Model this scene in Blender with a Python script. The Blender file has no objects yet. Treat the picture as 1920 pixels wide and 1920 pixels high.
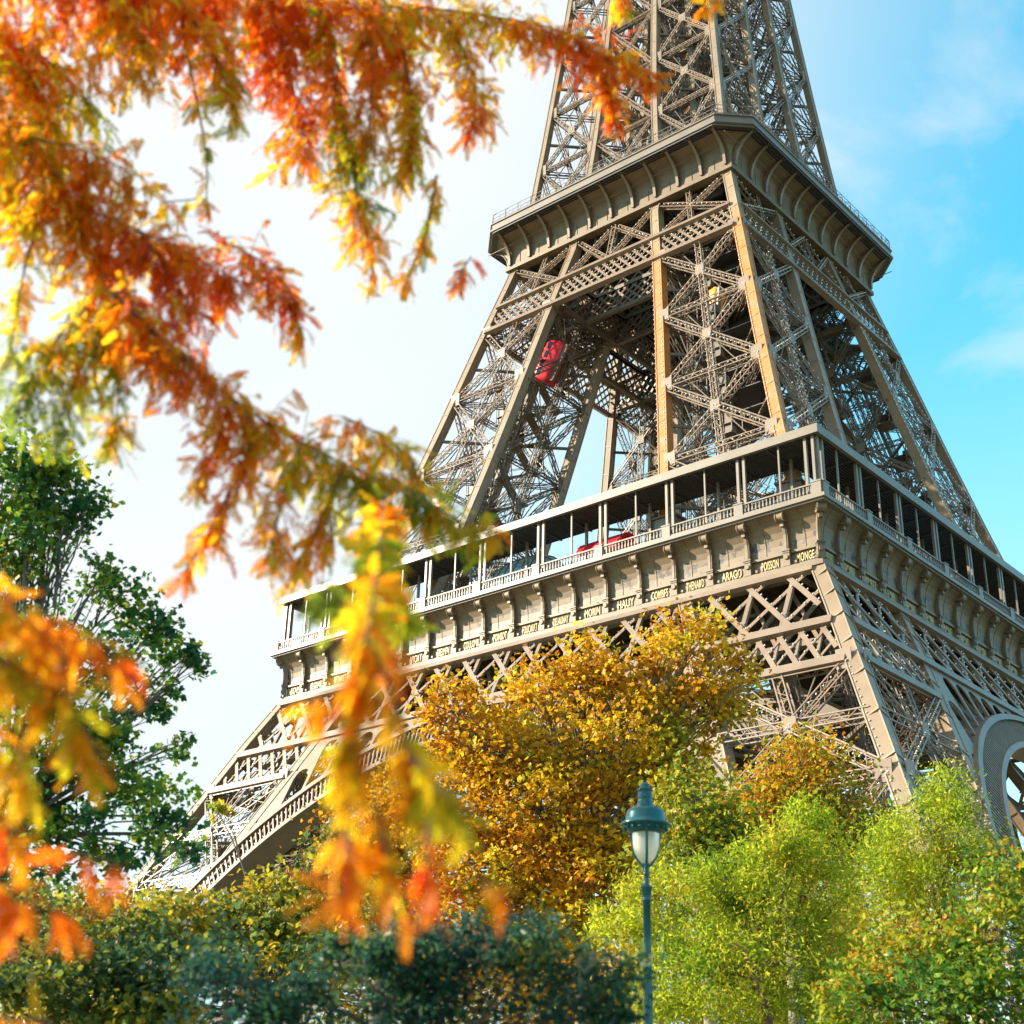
import bpy, math, random
import numpy as np
from mathutils import Vector, Matrix

S = bpy.context.scene
COL = S.collection
rad = math.radians
random.seed(7)
RNG = np.random.default_rng(11)

# ------------------------------------------------------------------ camera
cam_d = bpy.data.cameras.new("camera")
cam = bpy.data.objects.new("camera", cam_d)
COL.objects.link(cam)
S.camera = cam
cam_d.sensor_width = 36.0
cam_d.lens = 36.0 * 2645.99 / 1920.0
cam_d.clip_start = 0.1
cam_d.clip_end = 6000.0
R_, U_, F_ = Vector((0.65096574, -0.75873731, 0.02369187)), Vector((-0.32705728, -0.25216363, 0.91073983)), Vector((0.68503806, 0.60060902, 0.41230044))
m = Matrix.Identity(4)
for i in range(3):
    m[i][0], m[i][1], m[i][2] = R_[i], U_[i], -F_[i]
m.translation = Vector((-132.77818, -86.11353, 6.70064))
cam.matrix_world = m
cam_d.dof.use_dof = True
cam_d.dof.focus_distance = 118.0
cam_d.dof.aperture_fstop = 2.2

# ------------------------------------------------------------------ world and sun
SUN_EL, SUN_AZ = rad(24.0), rad(123.0)      # azimuth measured from +x towards +y
sun_dir = Vector((math.cos(SUN_EL) * math.cos(SUN_AZ), math.cos(SUN_EL) * math.sin(SUN_AZ), math.sin(SUN_EL)))
W = bpy.data.worlds.new("World")
S.world = W
W.use_nodes = True
nt = W.node_tree
for n in list(nt.nodes):
    nt.nodes.remove(n)
N = nt.nodes.new
L = nt.links.new
wo = N("ShaderNodeOutputWorld")
bg = N("ShaderNodeBackground")
bg.inputs["Strength"].default_value = 0.075
sky = N("ShaderNodeTexSky")
sky.sky_type = 'NISHITA'
sky.sun_disc = False
sky.sun_elevation = SUN_EL
sky.sun_rotation = math.pi / 2 - SUN_AZ
sky.air_density = 1.0
sky.dust_density = 0.6
sky.ozone_density = 1.0
tint = N("ShaderNodeMix"); tint.data_type = 'RGBA'; tint.blend_type = 'MULTIPLY'
tint.inputs["Factor"].default_value = 1.0
tint.inputs["B"].default_value = (0.60, 2.25, 2.1, 1)
L(sky.outputs["Color"], tint.inputs["A"])
tc = N("ShaderNodeTexCoord")
# cloud veil: broad veil thick towards the sun, wisps elsewhere
dotn = N("ShaderNodeVectorMath"); dotn.operation = 'DOT_PRODUCT'
L(tc.outputs["Generated"], dotn.inputs[0])
dotn.inputs[1].default_value = sun_dir
mr = N("ShaderNodeMapRange")
mr.inputs["From Min"].default_value = -0.02
mr.inputs["From Max"].default_value = 0.47
mr.inputs["To Min"].default_value = 0.0
mr.inputs["To Max"].default_value = 1.0
mr.interpolation_type = 'SMOOTHSTEP'
L(dotn.outputs["Value"], mr.inputs["Value"])
nz = N("ShaderNodeTexNoise")
nz.inputs["Scale"].default_value = 5.5
nz.inputs["Detail"].default_value = 7
nz.inputs["Roughness"].default_value = 0.55
nz.inputs["Distortion"].default_value = 0.35
mp = N("ShaderNodeMapping")
mp.inputs["Scale"].default_value = (1.0, 1.0, 1.5)
mp.inputs["Location"].default_value = (2.1, 0.7, 0.45)
L(tc.outputs["Generated"], mp.inputs["Vector"])
L(mp.outputs["Vector"], nz.inputs["Vector"])
cr = N("ShaderNodeMapRange")
cr.inputs["From Min"].default_value = 0.465
cr.inputs["From Max"].default_value = 0.78
cr.inputs["To Max"].default_value = 0.75
L(nz.outputs["Fac"], cr.inputs["Value"])
nz2 = N("ShaderNodeTexNoise")
nz2.inputs["Scale"].default_value = 2.2
nz2.inputs["Detail"].default_value = 3
L(mp.outputs["Vector"], nz2.inputs["Vector"])
ad = N("ShaderNodeMath"); ad.operation = 'MULTIPLY_ADD'
L(nz2.outputs["Fac"], ad.inputs[0]); ad.inputs[1].default_value = 0.5; ad.inputs[2].default_value = -0.25
ad2 = N("ShaderNodeMath"); ad2.operation = 'ADD'
L(ad.outputs[0], ad2.inputs[0]); L(mr.outputs["Result"], ad2.inputs[1])
sz = N("ShaderNodeSeparateXYZ")
L(tc.outputs["Generated"], sz.inputs[0])
hz = N("ShaderNodeMapRange"); hz.interpolation_type = 'SMOOTHSTEP'
hz.inputs["From Min"].default_value = 0.62; hz.inputs["From Max"].default_value = 0.0
hz.inputs["To Max"].default_value = 0.85
L(sz.outputs["Z"], hz.inputs["Value"])
hm = N("ShaderNodeMath"); hm.operation = 'MAXIMUM'
L(hz.outputs["Result"], hm.inputs[0]); L(cr.outputs["Result"], hm.inputs[1])
mx = N("ShaderNodeMath"); mx.operation = 'MAXIMUM'; mx.use_clamp = True
fo = N("ShaderNodeMapRange"); fo.interpolation_type = 'SMOOTHSTEP'
fo.inputs["From Min"].default_value = 0.70; fo.inputs["From Max"].default_value = 0.85
fo.inputs["To Min"].default_value = 1.0; fo.inputs["To Max"].default_value = 0.3
L(dotn.outputs["Value"], fo.inputs["Value"])
fm_ = N("ShaderNodeMath"); fm_.operation = 'MULTIPLY'
L(ad2.outputs[0], fm_.inputs[0]); L(fo.outputs["Result"], fm_.inputs[1])
L(fm_.outputs[0], mx.inputs[0]); L(hm.outputs[0], mx.inputs[1])
cl = N("ShaderNodeMix"); cl.data_type = 'RGBA'
L(mx.outputs[0], cl.inputs["Factor"])
L(tint.outputs["Result"], cl.inputs["A"])
cl.inputs["B"].default_value = (4.75, 4.9, 4.95, 1)
L(cl.outputs["Result"], bg.inputs["Color"])
L(bg.outputs["Background"], wo.inputs["Surface"])

sl = bpy.data.lights.new("sun", 'SUN')
sl.energy = 5.0
sl.angle = rad(0.5)
sl.color = (1.0, 0.84, 0.64)
so = bpy.data.objects.new("sun", sl)
COL.objects.link(so)
so.rotation_euler = (-sun_dir).to_track_quat('-Z', 'Y').to_euler()

S.view_settings.view_transform = 'Standard'
S.view_settings.look = 'None'
S.view_settings.exposure = 1.45
S.view_settings.gamma = 1.0
S.cycles.max_bounces = 6
S.cycles.transparent_max_bounces = 6
S.cycles.use_denoising = True

# ------------------------------------------------------------------ materials
def mat_new(name):
    M = bpy.data.materials.new(name)
    M.use_nodes = True
    t = M.node_tree
    for n in list(t.nodes):
        t.nodes.remove(n)
    o = t.nodes.new("ShaderNodeOutputMaterial")
    return M, t, o

def ramp(t, fac, stops):
    r = t.nodes.new("ShaderNodeValToRGB")
    el = r.color_ramp.elements
    while len(el) < len(stops):
        el.new(0.5)
    for e, (p, c) in zip(el, stops):
        e.position = p
        e.color = (c[0], c[1], c[2], 1)
    t.links.new(fac, r.inputs["Fac"])
    return r

def noise(t, scale, detail=4, vec=None, rough=0.55):
    n = t.nodes.new("ShaderNodeTexNoise")
    n.inputs["Scale"].default_value = scale
    n.inputs["Detail"].default_value = detail
    n.inputs["Roughness"].default_value = rough
    if vec is None:
        c = t.nodes.new("ShaderNodeTexCoord")
        vec = c.outputs["Object"]
    t.links.new(vec, n.inputs["Vector"])
    return n

def paint(name, c1, c2, rough=0.5, scale=0.6, rust=None, rust_amt=0.62, rust_scale=0.35, metallic=0.0, zmax=None):
    M, t, o = mat_new(name)
    b = t.nodes.new("ShaderNodeBsdfPrincipled")
    n = noise(t, scale, 6)
    r = ramp(t, n.outputs["Fac"], [(0.3, c1), (0.7, c2)])
    col = r.outputs["Color"]
    if rust is not None:
        n2 = noise(t, rust_scale, 9, rough=0.66)
        rr = ramp(t, n2.outputs["Fac"], [(rust_amt - 0.06, (0, 0, 0)), (rust_amt + 0.05, (1, 1, 1))])
        fac = rr.outputs["Color"]
        if zmax is not None:
            c_ = t.nodes.new("ShaderNodeTexCoord")
            s_ = t.nodes.new("ShaderNodeSeparateXYZ")
            t.links.new(c_.outputs["Object"], s_.inputs[0])
            q_ = t.nodes.new("ShaderNodeMapRange")
            q_.inputs["From Min"].default_value = zmax + 1.5; q_.inputs["From Max"].default_value = zmax - 1.5
            t.links.new(s_.outputs["Z"], q_.inputs["Value"])
            m_ = t.nodes.new("ShaderNodeMath"); m_.operation = 'MULTIPLY'
            t.links.new(fac, m_.inputs[0]); t.links.new(q_.outputs["Result"], m_.inputs[1])
            fac = m_.outputs[0]
        n3 = noise(t, 3.0, 5)
        rc = ramp(t, n3.outputs["Fac"], [(0.35, rust[0]), (0.65, rust[1])])
        mxx = t.nodes.new("ShaderNodeMix"); mxx.data_type = 'RGBA'
        t.links.new(fac, mxx.inputs["Factor"])
        t.links.new(col, mxx.inputs["A"])
        t.links.new(rc.outputs["Color"], mxx.inputs["B"])
        col = mxx.outputs["Result"]
    t.links.new(col, b.inputs["Base Color"])
    b.inputs["Roughness"].default_value = rough
    b.inputs["Metallic"].default_value = metallic
    t.links.new(b.outputs["BSDF"], o.inputs["Surface"])
    return M

RUST = ((0.42, 0.12, 0.025), (0.62, 0.27, 0.07))
IRON = paint("iron_paint", (0.192, 0.133, 0.093), (0.258, 0.183, 0.132), 0.42, 0.5, RUST, 0.70)
IRON_COL = paint("column_paint", (0.215, 0.150, 0.098), (0.285, 0.205, 0.138), 0.42, 0.4, RUST, 0.66, 0.25)
IRON_RUST = paint("weathered_column_paint", (0.25, 0.185, 0.12), (0.33, 0.24, 0.15), 0.5, 0.8, ((0.50, 0.15, 0.022), (0.44, 0.20, 0.06)), 0.42, 1.1, zmax=103.5)
IRON_DARK = paint("shaded_iron_paint", (0.11, 0.082, 0.057), (0.16, 0.12, 0.085), 0.5, 0.5)  # darker copy of the iron paint, interior shade put into the colour
ROOFM = paint("gallery_metal", (0.165, 0.130, 0.104), (0.215, 0.172, 0.138), 0.4, 0.3)
SLATE = paint("ceiling_metal", (0.055, 0.052, 0.055), (0.085, 0.08, 0.082), 0.5, 0.8)
BULB = paint("bulb_glass", (0.86, 0.82, 0.76), (0.9, 0.86, 0.8), 0.12, 2.0)
GOLD = paint("gilded_letters", (0.46, 0.36, 0.17), (0.55, 0.43, 0.20), 0.45, 3.0)
REDP = paint("red_enamel", (0.62, 0.015, 0.03), (0.70, 0.025, 0.04), 0.3, 1.0)
ORANGEP = paint("orange_enamel", (0.75, 0.27, 0.02), (0.80, 0.32, 0.03), 0.35, 1.0)
WINDOW = paint("dark_window", (0.02, 0.025, 0.03), (0.03, 0.035, 0.04), 0.08, 1.0)
GLASSB = paint("blue_tinted_glazing", (0.22, 0.45, 0.62), (0.34, 0.58, 0.74), 0.06, 0.4)
DARKW = paint("dark_cladding", (0.05, 0.045, 0.042), (0.08, 0.07, 0.065), 0.5, 1.0)
LAMPG = paint("green_cast_iron", (0.006, 0.075, 0.085), (0.01, 0.10, 0.115), 0.22, 3.0)
BARK = paint("bark", (0.075, 0.055, 0.04), (0.15, 0.115, 0.085), 0.9, 3.0)
BARK_RED = paint("reddish_bark", (0.10, 0.05, 0.03), (0.20, 0.11, 0.07), 0.9, 6.0)
BARK_PALE = paint("plane_bark", (0.13, 0.115, 0.09), (0.27, 0.24, 0.19), 0.9, 2.0)
GROUNDM = paint("lawn_and_gravel", (0.06, 0.085, 0.025), (0.16, 0.13, 0.08), 0.95, 0.08)

def frieze_material():
    M, t, o = mat_new("frieze_paint")
    b = t.nodes.new("ShaderNodeBsdfPrincipled")
    c = t.nodes.new("ShaderNodeTexCoord")
    n = noise(t, 0.7, 6, c.outputs["Object"])
    r = ramp(t, n.outputs["Fac"], [(0.3, (0.145, 0.098, 0.056)), (0.7, (0.20, 0.138, 0.082))])
    n2 = noise(t, 1.1, 8, c.outputs["Object"], 0.6)
    sp = t.nodes.new("ShaderNodeSeparateXYZ")
    t.links.new(c.outputs["Object"], sp.inputs[0])
    # flaking paint only in a belt of the panels
    mr1 = t.nodes.new("ShaderNodeMapRange")
    mr1.inputs["From Min"].default_value = 53.75; mr1.inputs["From Max"].default_value = 54.3
    t.links.new(sp.outputs["Z"], mr1.inputs["Value"])
    mr2 = t.nodes.new("ShaderNodeMapRange")
    mr2.inputs["From Min"].default_value = 55.7; mr2.inputs["From Max"].default_value = 55.1
    t.links.new(sp.outputs["Z"], mr2.inputs["Value"])
    mu = t.nodes.new("ShaderNodeMath"); mu.operation = 'MULTIPLY'
    t.links.new(mr1.outputs["Result"], mu.inputs[0]); t.links.new(mr2.outputs["Result"], mu.inputs[1])
    th = ramp(t, n2.outputs["Fac"], [(0.545, (0, 0, 0)), (0.57, (1, 1, 1))])
    mu2 = t.nodes.new("ShaderNodeMath"); mu2.operation = 'MULTIPLY'
    t.links.new(mu.outputs[0], mu2.inputs[0]); t.links.new(th.outputs["Color"], mu2.inputs[1])
    mxx = t.nodes.new("ShaderNodeMix"); mxx.data_type = 'RGBA'
    t.links.new(mu2.outputs[0], mxx.inputs["Factor"])
    t.links.new(r.outputs["Color"], mxx.inputs["A"])
    mxx.inputs["B"].default_value = (0.055, 0.036, 0.042, 1)
    t.links.new(mxx.outputs["Result"], b.inputs["Base Color"])
    b.inputs["Roughness"].default_value = 0.5
    t.links.new(b.outputs["BSDF"], o.inputs["Surface"])
    return M
FRIEZE = frieze_material()

def leaf_material(name, trans=0.5, rough=0.45, gloss=0.06):
    M, t, o = mat_new(name)
    a = t.nodes.new("ShaderNodeAttribute"); a.attribute_name = "leafcol"
    d = t.nodes.new("ShaderNodeBsdfPrincipled")
    d.inputs["Roughness"].default_value = rough
    d.inputs["Specular IOR Level"].default_value = 0.35
    tr = t.nodes.new("ShaderNodeBsdfTranslucent")
    mixs = t.nodes.new("ShaderNodeMixShader")
    mixs.inputs["Fac"].default_value = trans
    t.links.new(a.outputs["Color"], d.inputs["Base Color"])
    g = t.nodes.new("ShaderNodeGamma"); g.inputs["Gamma"].default_value = 0.9
    t.links.new(a.outputs["Color"], g.inputs["Color"])
    t.links.new(g.outputs["Color"], tr.inputs["Color"])
    t.links.new(d.outputs["BSDF"], mixs.inputs[1])
    t.links.new(tr.outputs["BSDF"], mixs.inputs[2])
    t.links.new(mixs.outputs["Shader"], o.inputs["Surface"])
    return M
LEAF = leaf_material("leaf")
LEAF_THIN = leaf_material("thin_leaf", 0.74)

def glass_globe():
    M, t, o = mat_new("frosted_globe")
    b = t.nodes.new("ShaderNodeBsdfPrincipled")
    b.inputs["Base Color"].default_value = (0.86, 0.84, 0.76, 1)
    b.inputs["Roughness"].default_value = 0.25
    b.inputs["Transmission Weight"].default_value = 0.45
    b.inputs["Subsurface Weight"].default_value = 0.0
    tr = t.nodes.new("ShaderNodeBsdfTranslucent"); tr.inputs["Color"].default_value = (0.9, 0.88, 0.8, 1)
    ms = t.nodes.new("ShaderNodeMixShader"); ms.inputs["Fac"].default_value = 0.45
    t.links.new(b.outputs["BSDF"], ms.inputs[1]); t.links.new(tr.outputs["BSDF"], ms.inputs[2])
    t.links.new(ms.outputs["Shader"], o.inputs["Surface"])
    return M
GLOBE = glass_globe()

# ------------------------------------------------------------------ mesh helpers
def unit(a):
    return a / np.maximum(np.linalg.norm(a, axis=-1, keepdims=True), 1e-9)

def mesh_from(name, verts, faces_list, mats, parent=None, smooth=False, midx=None):
    """faces_list: list of int arrays (n,k)"""
    me = bpy.data.meshes.new(name)
    verts = np.asarray(verts, np.float32)
    me.vertices.add(len(verts))
    me.vertices.foreach_set("co", verts.ravel())
    loops = np.concatenate([f.ravel() for f in faces_list]).astype(np.int32)
    tot = np.concatenate([np.full(len(f), f.shape[1], np.int32) for f in faces_list])
    start = np.concatenate([[0], np.cumsum(tot)[:-1]]).astype(np.int32)
    me.loops.add(len(loops))
    me.loops.foreach_set("vertex_index", loops)
    me.polygons.add(len(tot))
    me.polygons.foreach_set("loop_start", start)
    me.polygons.foreach_set("use_smooth", np.full(len(tot), bool(smooth)))
    me.update(calc_edges=True)
    me.validate()
    if not isinstance(mats, (list, tuple)):
        mats = [mats]
    for M in mats:
        me.materials.append(M)
    o = bpy.data.objects.new(name, me)
    COL.objects.link(o)
    if parent is not None:
        o.parent = parent
    return o

BOXF = np.array([[0, 1, 3, 2], [4, 6, 7, 5], [0, 4, 5, 1], [2, 3, 7, 6], [0, 2, 6, 4], [1, 5, 7, 3]])

class MB:
    def __init__(self):
        self.b = []
        self.v = []
        self.f = {}
        self.nv = 0
    def bar(self, p, q, a, b=None, n=(0, 0, 1)):
        """box from p to q, full width a across, full depth b along n"""
        self.b.append((*p, *q, a, a if b is None else b, *n))
    def box(self, c, s):
        self.bar((c[0], c[1], c[2] - s[2] / 2), (c[0], c[1], c[2] + s[2] / 2), s[1], s[0], (1, 0, 0))
    def raw(self, verts, faces):
        for f in faces:
            self.f.setdefault(len(f), []).append([i + self.nv for i in f])
        self.v.extend([tuple(x) for x in verts])
        self.nv += len(verts)
    def lathe(self, prof, c, seg=20, axis='z'):
        n = len(prof)
        vs = []
        for k in range(seg):
            a = 2 * math.pi * k / seg
            for r, z in prof:
                x, y = r * math.cos(a), r * math.sin(a)
                if axis == 'z':
                    vs.append((c[0] + x, c[1] + y, c[2] + z))
                elif axis == 'y':
                    vs.append((c[0] + x, c[1] + z, c[2] + y))
                else:
                    vs.append((c[0] + z, c[1] + x, c[2] + y))
        fs = []
        for k in range(seg):
            k2 = (k + 1) % seg
            for j in range(n - 1):
                fs.append((k * n + j, k2 * n + j, k2 * n + j + 1, k * n + j + 1))
        self.raw(vs, fs)
    def tube(self, pts, rads, seg=7):
        pts = [Vector(p) for p in pts]
        vs, fs = [], []
        up = Vector((0.31, 0.22, 0.93))
        for i, p in enumerate(pts):
            t = (pts[min(i + 1, len(pts) - 1)] - pts[max(i - 1, 0)]).normalized()
            u = t.cross(up)
            if u.length < 1e-3:
                u = t.cross(Vector((1, 0, 0)))
            u.normalize()
            v = t.cross(u)
            for k in range(seg):
                a = 2 * math.pi * k / seg
                vs.append(p + (u * math.cos(a) + v * math.sin(a)) * rads[i])
        for i in range(len(pts) - 1):
            for k in range(seg):
                k2 = (k + 1) % seg
                fs.append((i * seg + k, i * seg + k2, (i + 1) * seg + k2, (i + 1) * seg + k))
        self.raw(vs, fs)
    def prism(self, prof, h0, h1, frame):
        """closed profile polygon swept from h0 to h1; frame(u, w, h) -> point"""
        n = len(prof)
        vs = [frame(u, w, h0) for u, w in prof] + [frame(u, w, h1) for u, w in prof]
        fs = [(i, (i + 1) % n, n + (i + 1) % n, n + i) for i in range(n)]
        fs.append(tuple(range(n - 1, -1, -1)))
        fs.append(tuple(range(n, 2 * n)))
        self.raw(vs, fs)
    def build(self, name, mats, parent=None, smooth=False):
        V, Fl = [], []
        off = 0
        if self.v:
            V.append(np.array(self.v, np.float64))
            for k, fl in self.f.items():
                Fl.append(np.array(fl, np.int64))
            off = len(self.v)
        if self.b:
            A = np.array(self.b, np.float64)
            p, q, a, b, n = A[:, 0:3], A[:, 3:6], A[:, 6:7] / 2, A[:, 7:8] / 2, A[:, 8:11]
            t = unit(q - p)
            v = n - (n * t).sum(1, keepdims=True) * t
            bad = np.linalg.norm(v, axis=1) < 1e-4
            if bad.any():
                alt = np.tile(np.array([[0.577, 0.577, -0.577]]), (bad.sum(), 1))
                v[bad] = alt - (alt * t[bad]).sum(1, keepdims=True) * t[bad]
            v = unit(v)
            u = np.cross(t, v)
            vs = []
            for e in (p, q):
                for su in (-1, 1):
                    for sv in (-1, 1):
                        vs.append(e + su * a * u + sv * b * v)
            vs = np.stack(vs, 1).reshape(-1, 3)
            V.append(vs)
            fi = (np.arange(len(A))[:, None, None] * 8 + BOXF[None]).reshape(-1, 4) + off
            Fl.append(fi)
        return mesh_from(name, np.concatenate(V), Fl, mats, parent, smooth)

def arr(*x):
    return np.array(x, float)

def truss(B, p, q, n, wid=0.85, dep=0.7, ch=0.115, la=0.06, pitch=0.75, full=True):
    """four-chord lattice girder between p and q lying in the plane of normal n"""
    p, q, n = np.asarray(p, float), np.asarray(q, float), np.asarray(n, float)
    d = q - p
    ln = np.linalg.norm(d)
    if ln < 0.5:
        return
    t = d / ln
    v = n - n.dot(t) * t
    v /= np.linalg.norm(v)
    u = np.cross(t, v)
    cs = {}
    for su in (-1, 1):
        for sv in (-1, 1):
            o = u * su * (wid - ch) / 2 + v * sv * (dep - ch) / 2
            cs[su, sv] = o
            B.bar(p + o, q + o, ch, ch * 0.8, v)
    k = max(2, int(ln / pitch))
    st = ln / k
    for i in range(k):
        a, b = p + t * st * i, p + t * st * (i + 1)
        s = 1 if i % 2 else -1
        for sv in (-1, 1):
            B.bar(a + cs[s, sv], b + cs[-s, sv], la, 0.03, v)
        if full:
            for su in (-1, 1):
                B.bar(a + cs[su, s], b + cs[su, -s], la, 0.03, u)

def empty(name, loc=(0, 0, 0), parent=None):
    o = bpy.data.objects.new(name, None)
    o.empty_display_size = 0.5
    o.location = loc
    COL.objects.link(o)
    if parent is not None:
        o.parent = parent
    return o

def tag(o, label=None, cat=None, group=None, kind=None):
    if label: o["label"] = label
    if cat: o["category"] = cat
    if group: o["group"] = group
    if kind: o["kind"] = kind
    return o

def kids(o):
    return [c for c in bpy.data.objects if c.parent == o]

def copy_tree(o, parent=None):
    c = o.copy()
    COL.objects.link(c)
    c.parent = parent
    for ch in kids(o):
        copy_tree(ch, c)
    return c

# ------------------------------------------------------------------ ground
g = MB()
g.raw([(-3000, -3000, 5.0), (3000, -3000, 5.0), (3000, 3000, 5.0), (-3000, 3000, 5.0)], [(0, 1, 2, 3)])
tag(g.build("ground", GROUNDM), "lawn and gravel of the park beneath the trees", None, None, "structure")

# ------------------------------------------------------------------ the tower
tower = empty("lattice_tower", (0, 0, 5))
tag(tower, "huge brown wrought iron lattice tower with two galleries, rising behind the autumn trees", "tower")
PZ = -5.0   # children are built in world coordinates, the empty stands at z = 5

ZT = [0, 29, 34, 41.5, 46.9, 51.5, 58, 69.3, 77.65, 87.4, 98.8, 109.9, 116, 121.9, 131.6, 142.15, 156, 172]
WT = [58.5, 45.1, 42.8, 39.3, 36.8, 34.5, 31.4, 27.8, 25.5, 22.95, 20.1, 17.2, 15.8, 15.2, 14.2, 13.2, 11.95, 10.6]
def w(z):
    return float(np.interp(z, ZT, WT))
def inn(z):
    if z <= 55:
        return w(z) - 14.6
    if z <= 112:
        return float(np.interp(z, [55, 58, 68.7, 82.85, 100.5, 109.8], [18.3, 16.0, 13.6, 10.9, 7.65, 5.75]))
    return float(np.interp(z, [112, 122.5, 127.2, 136.9, 146.5, 172], [5.5, 4.86, 4.45, 3.88, 3.5, 2.6]))

def fixz(o):
    """tower parts are modelled in world space; shift under the empty"""
    o.location = (0, 0, -5.0)
    return o

def rot4(objs, ks=(1, 2, 3), parent=None):
    out = []
    for k in ks:
        for o in objs:
            c = o.copy()
            COL.objects.link(c)
            c.rotation_euler = (0, 0, k * math.pi / 2)
            out.append(c)
    return out

def column_mesh(sx, sy, zs, size):
    """box column with riveted flange edges following the leg edge; sx, sy pick outer (w) or inner (i) lines"""
    B = MB()
    pts = []
    for z in zs:
        x = -(w(z) if sx else inn(z))
        y = -(w(z) if sy else inn(z))
        pts.append(arr(x, y, z))
    ox = size / 2 * (1 if sx else -1)
    oy = size / 2 * (1 if sy else -1)
    n = len(pts)
    h = size / 2
    prof = [(-h, -h), (h, -h), (h, h), (-h, h)]
    vs, fs = [], []
    for p in pts:
        for a, b in prof:
            vs.append((p[0] + ox + a, p[1] + oy + b, p[2]))
    for i in range(n - 1):
        for k in range(4):
            k2 = (k + 1) % 4
            fs.append((i * 4 + k, i * 4 + k2, i * 4 + 4 + k2, i * 4 + 4 + k))
    B.raw(vs, fs)
    # flange edge strips, proud of the box, and splice plates
    for i in range(n - 1):
        for a, b in prof:
            p = pts[i] + arr(ox + a, oy + b, 0)
            q = pts[i + 1] + arr(ox + a, oy + b, 0)
            B.bar(p, q, 0.12, 0.12, (1, 0, 0))
        d = pts[i + 1] - pts[i]
        ln = np.linalg.norm(d)
        k = max(1, int(ln / 2.6))
        for j in range(k):
            t0 = (j + 0.5) / k
            c = pts[i] + d * t0 + arr(ox, oy, 0)
            e = d / ln * 0.09
            B.bar(c - e, c + e, size + 0.05, size + 0.05, (1, 0, 0))
    return B

def refine(zs, step=3.0):
    out = []
    for a, b in zip(zs[:-1], zs[1:]):
        k = max(1, int(round((b - a) / step)))
        out += [a + (b - a) * j / k for j in range(k)]
    return out + [zs[-1]]

FACES = {  # face name -> function (s in 0..1 across the face from outer to inner, z) -> point, and normal
    'left':  (lambda s, z, e=0: arr(-w(z) + e, -(w(z) + (inn(z) - w(z)) * s), z), arr(-1, 0, 0.25)),
    'right': (lambda s, z, e=0: arr(-(w(z) + (inn(z) - w(z)) * s), -w(z) + e, z), arr(0, -1, 0.25)),
    'ileft': (lambda s, z, e=0: arr(-inn(z) - e, -(w(z) + (inn(z) - w(z)) * s), z), arr(1, 0, 0.2)),
    'iright': (lambda s, z, e=0: arr(-(w(z) + (inn(z) - w(z)) * s), -inn(z) - e, z), arr(0, 1, 0.2)),
}
def bulb_run(P, p, q, n, off=0.42, pitch=0.8, side=0.0):
    p, q, n = np.asarray(p, float), np.asarray(q, float), np.asarray(n, float)
    d = q - p
    ln = np.linalg.norm(d)
    t = d / ln
    v = n - n.dot(t) * t
    v /= np.linalg.norm(v)
    u = np.cross(t, v)
    k = max(1, int(ln / pitch))
    for i in range(k):
        P.append(p + d * (i + 0.5) / k + v * off + u * side)

OCT_V = np.array([(1, 0, 0), (-1, 0, 0), (0, 1, 0), (0, -1, 0), (0, 0, 1), (0, 0, -1)], float)
OCT_F = np.array([(0, 2, 4), (2, 1, 4), (1, 3, 4), (3, 0, 4), (2, 0, 5), (1, 2, 5), (3, 1, 5), (0, 3, 5)])
def bulbs_mesh(name, P, parent, r=0.105):
    P = np.array(P)
    vs = (P[:, None, :] + OCT_V[None] * r).reshape(-1, 3)
    fs = (np.arange(len(P))[:, None, None] * 6 + OCT_F[None]).reshape(-1, 3)
    o = mesh_from(name, vs, [fs], BULB, parent, True)
    o["kind"] = "stuff"
    return fixz(o) if False else o

def gusset(B, c, n, a, b):
    n = np.asarray(n, float) / np.linalg.norm(n)
    c = np.asarray(c, float)
    B.bar(c - arr(0, 0, a / 2), c + arr(0, 0, a / 2), b, 0.1, n)

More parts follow.
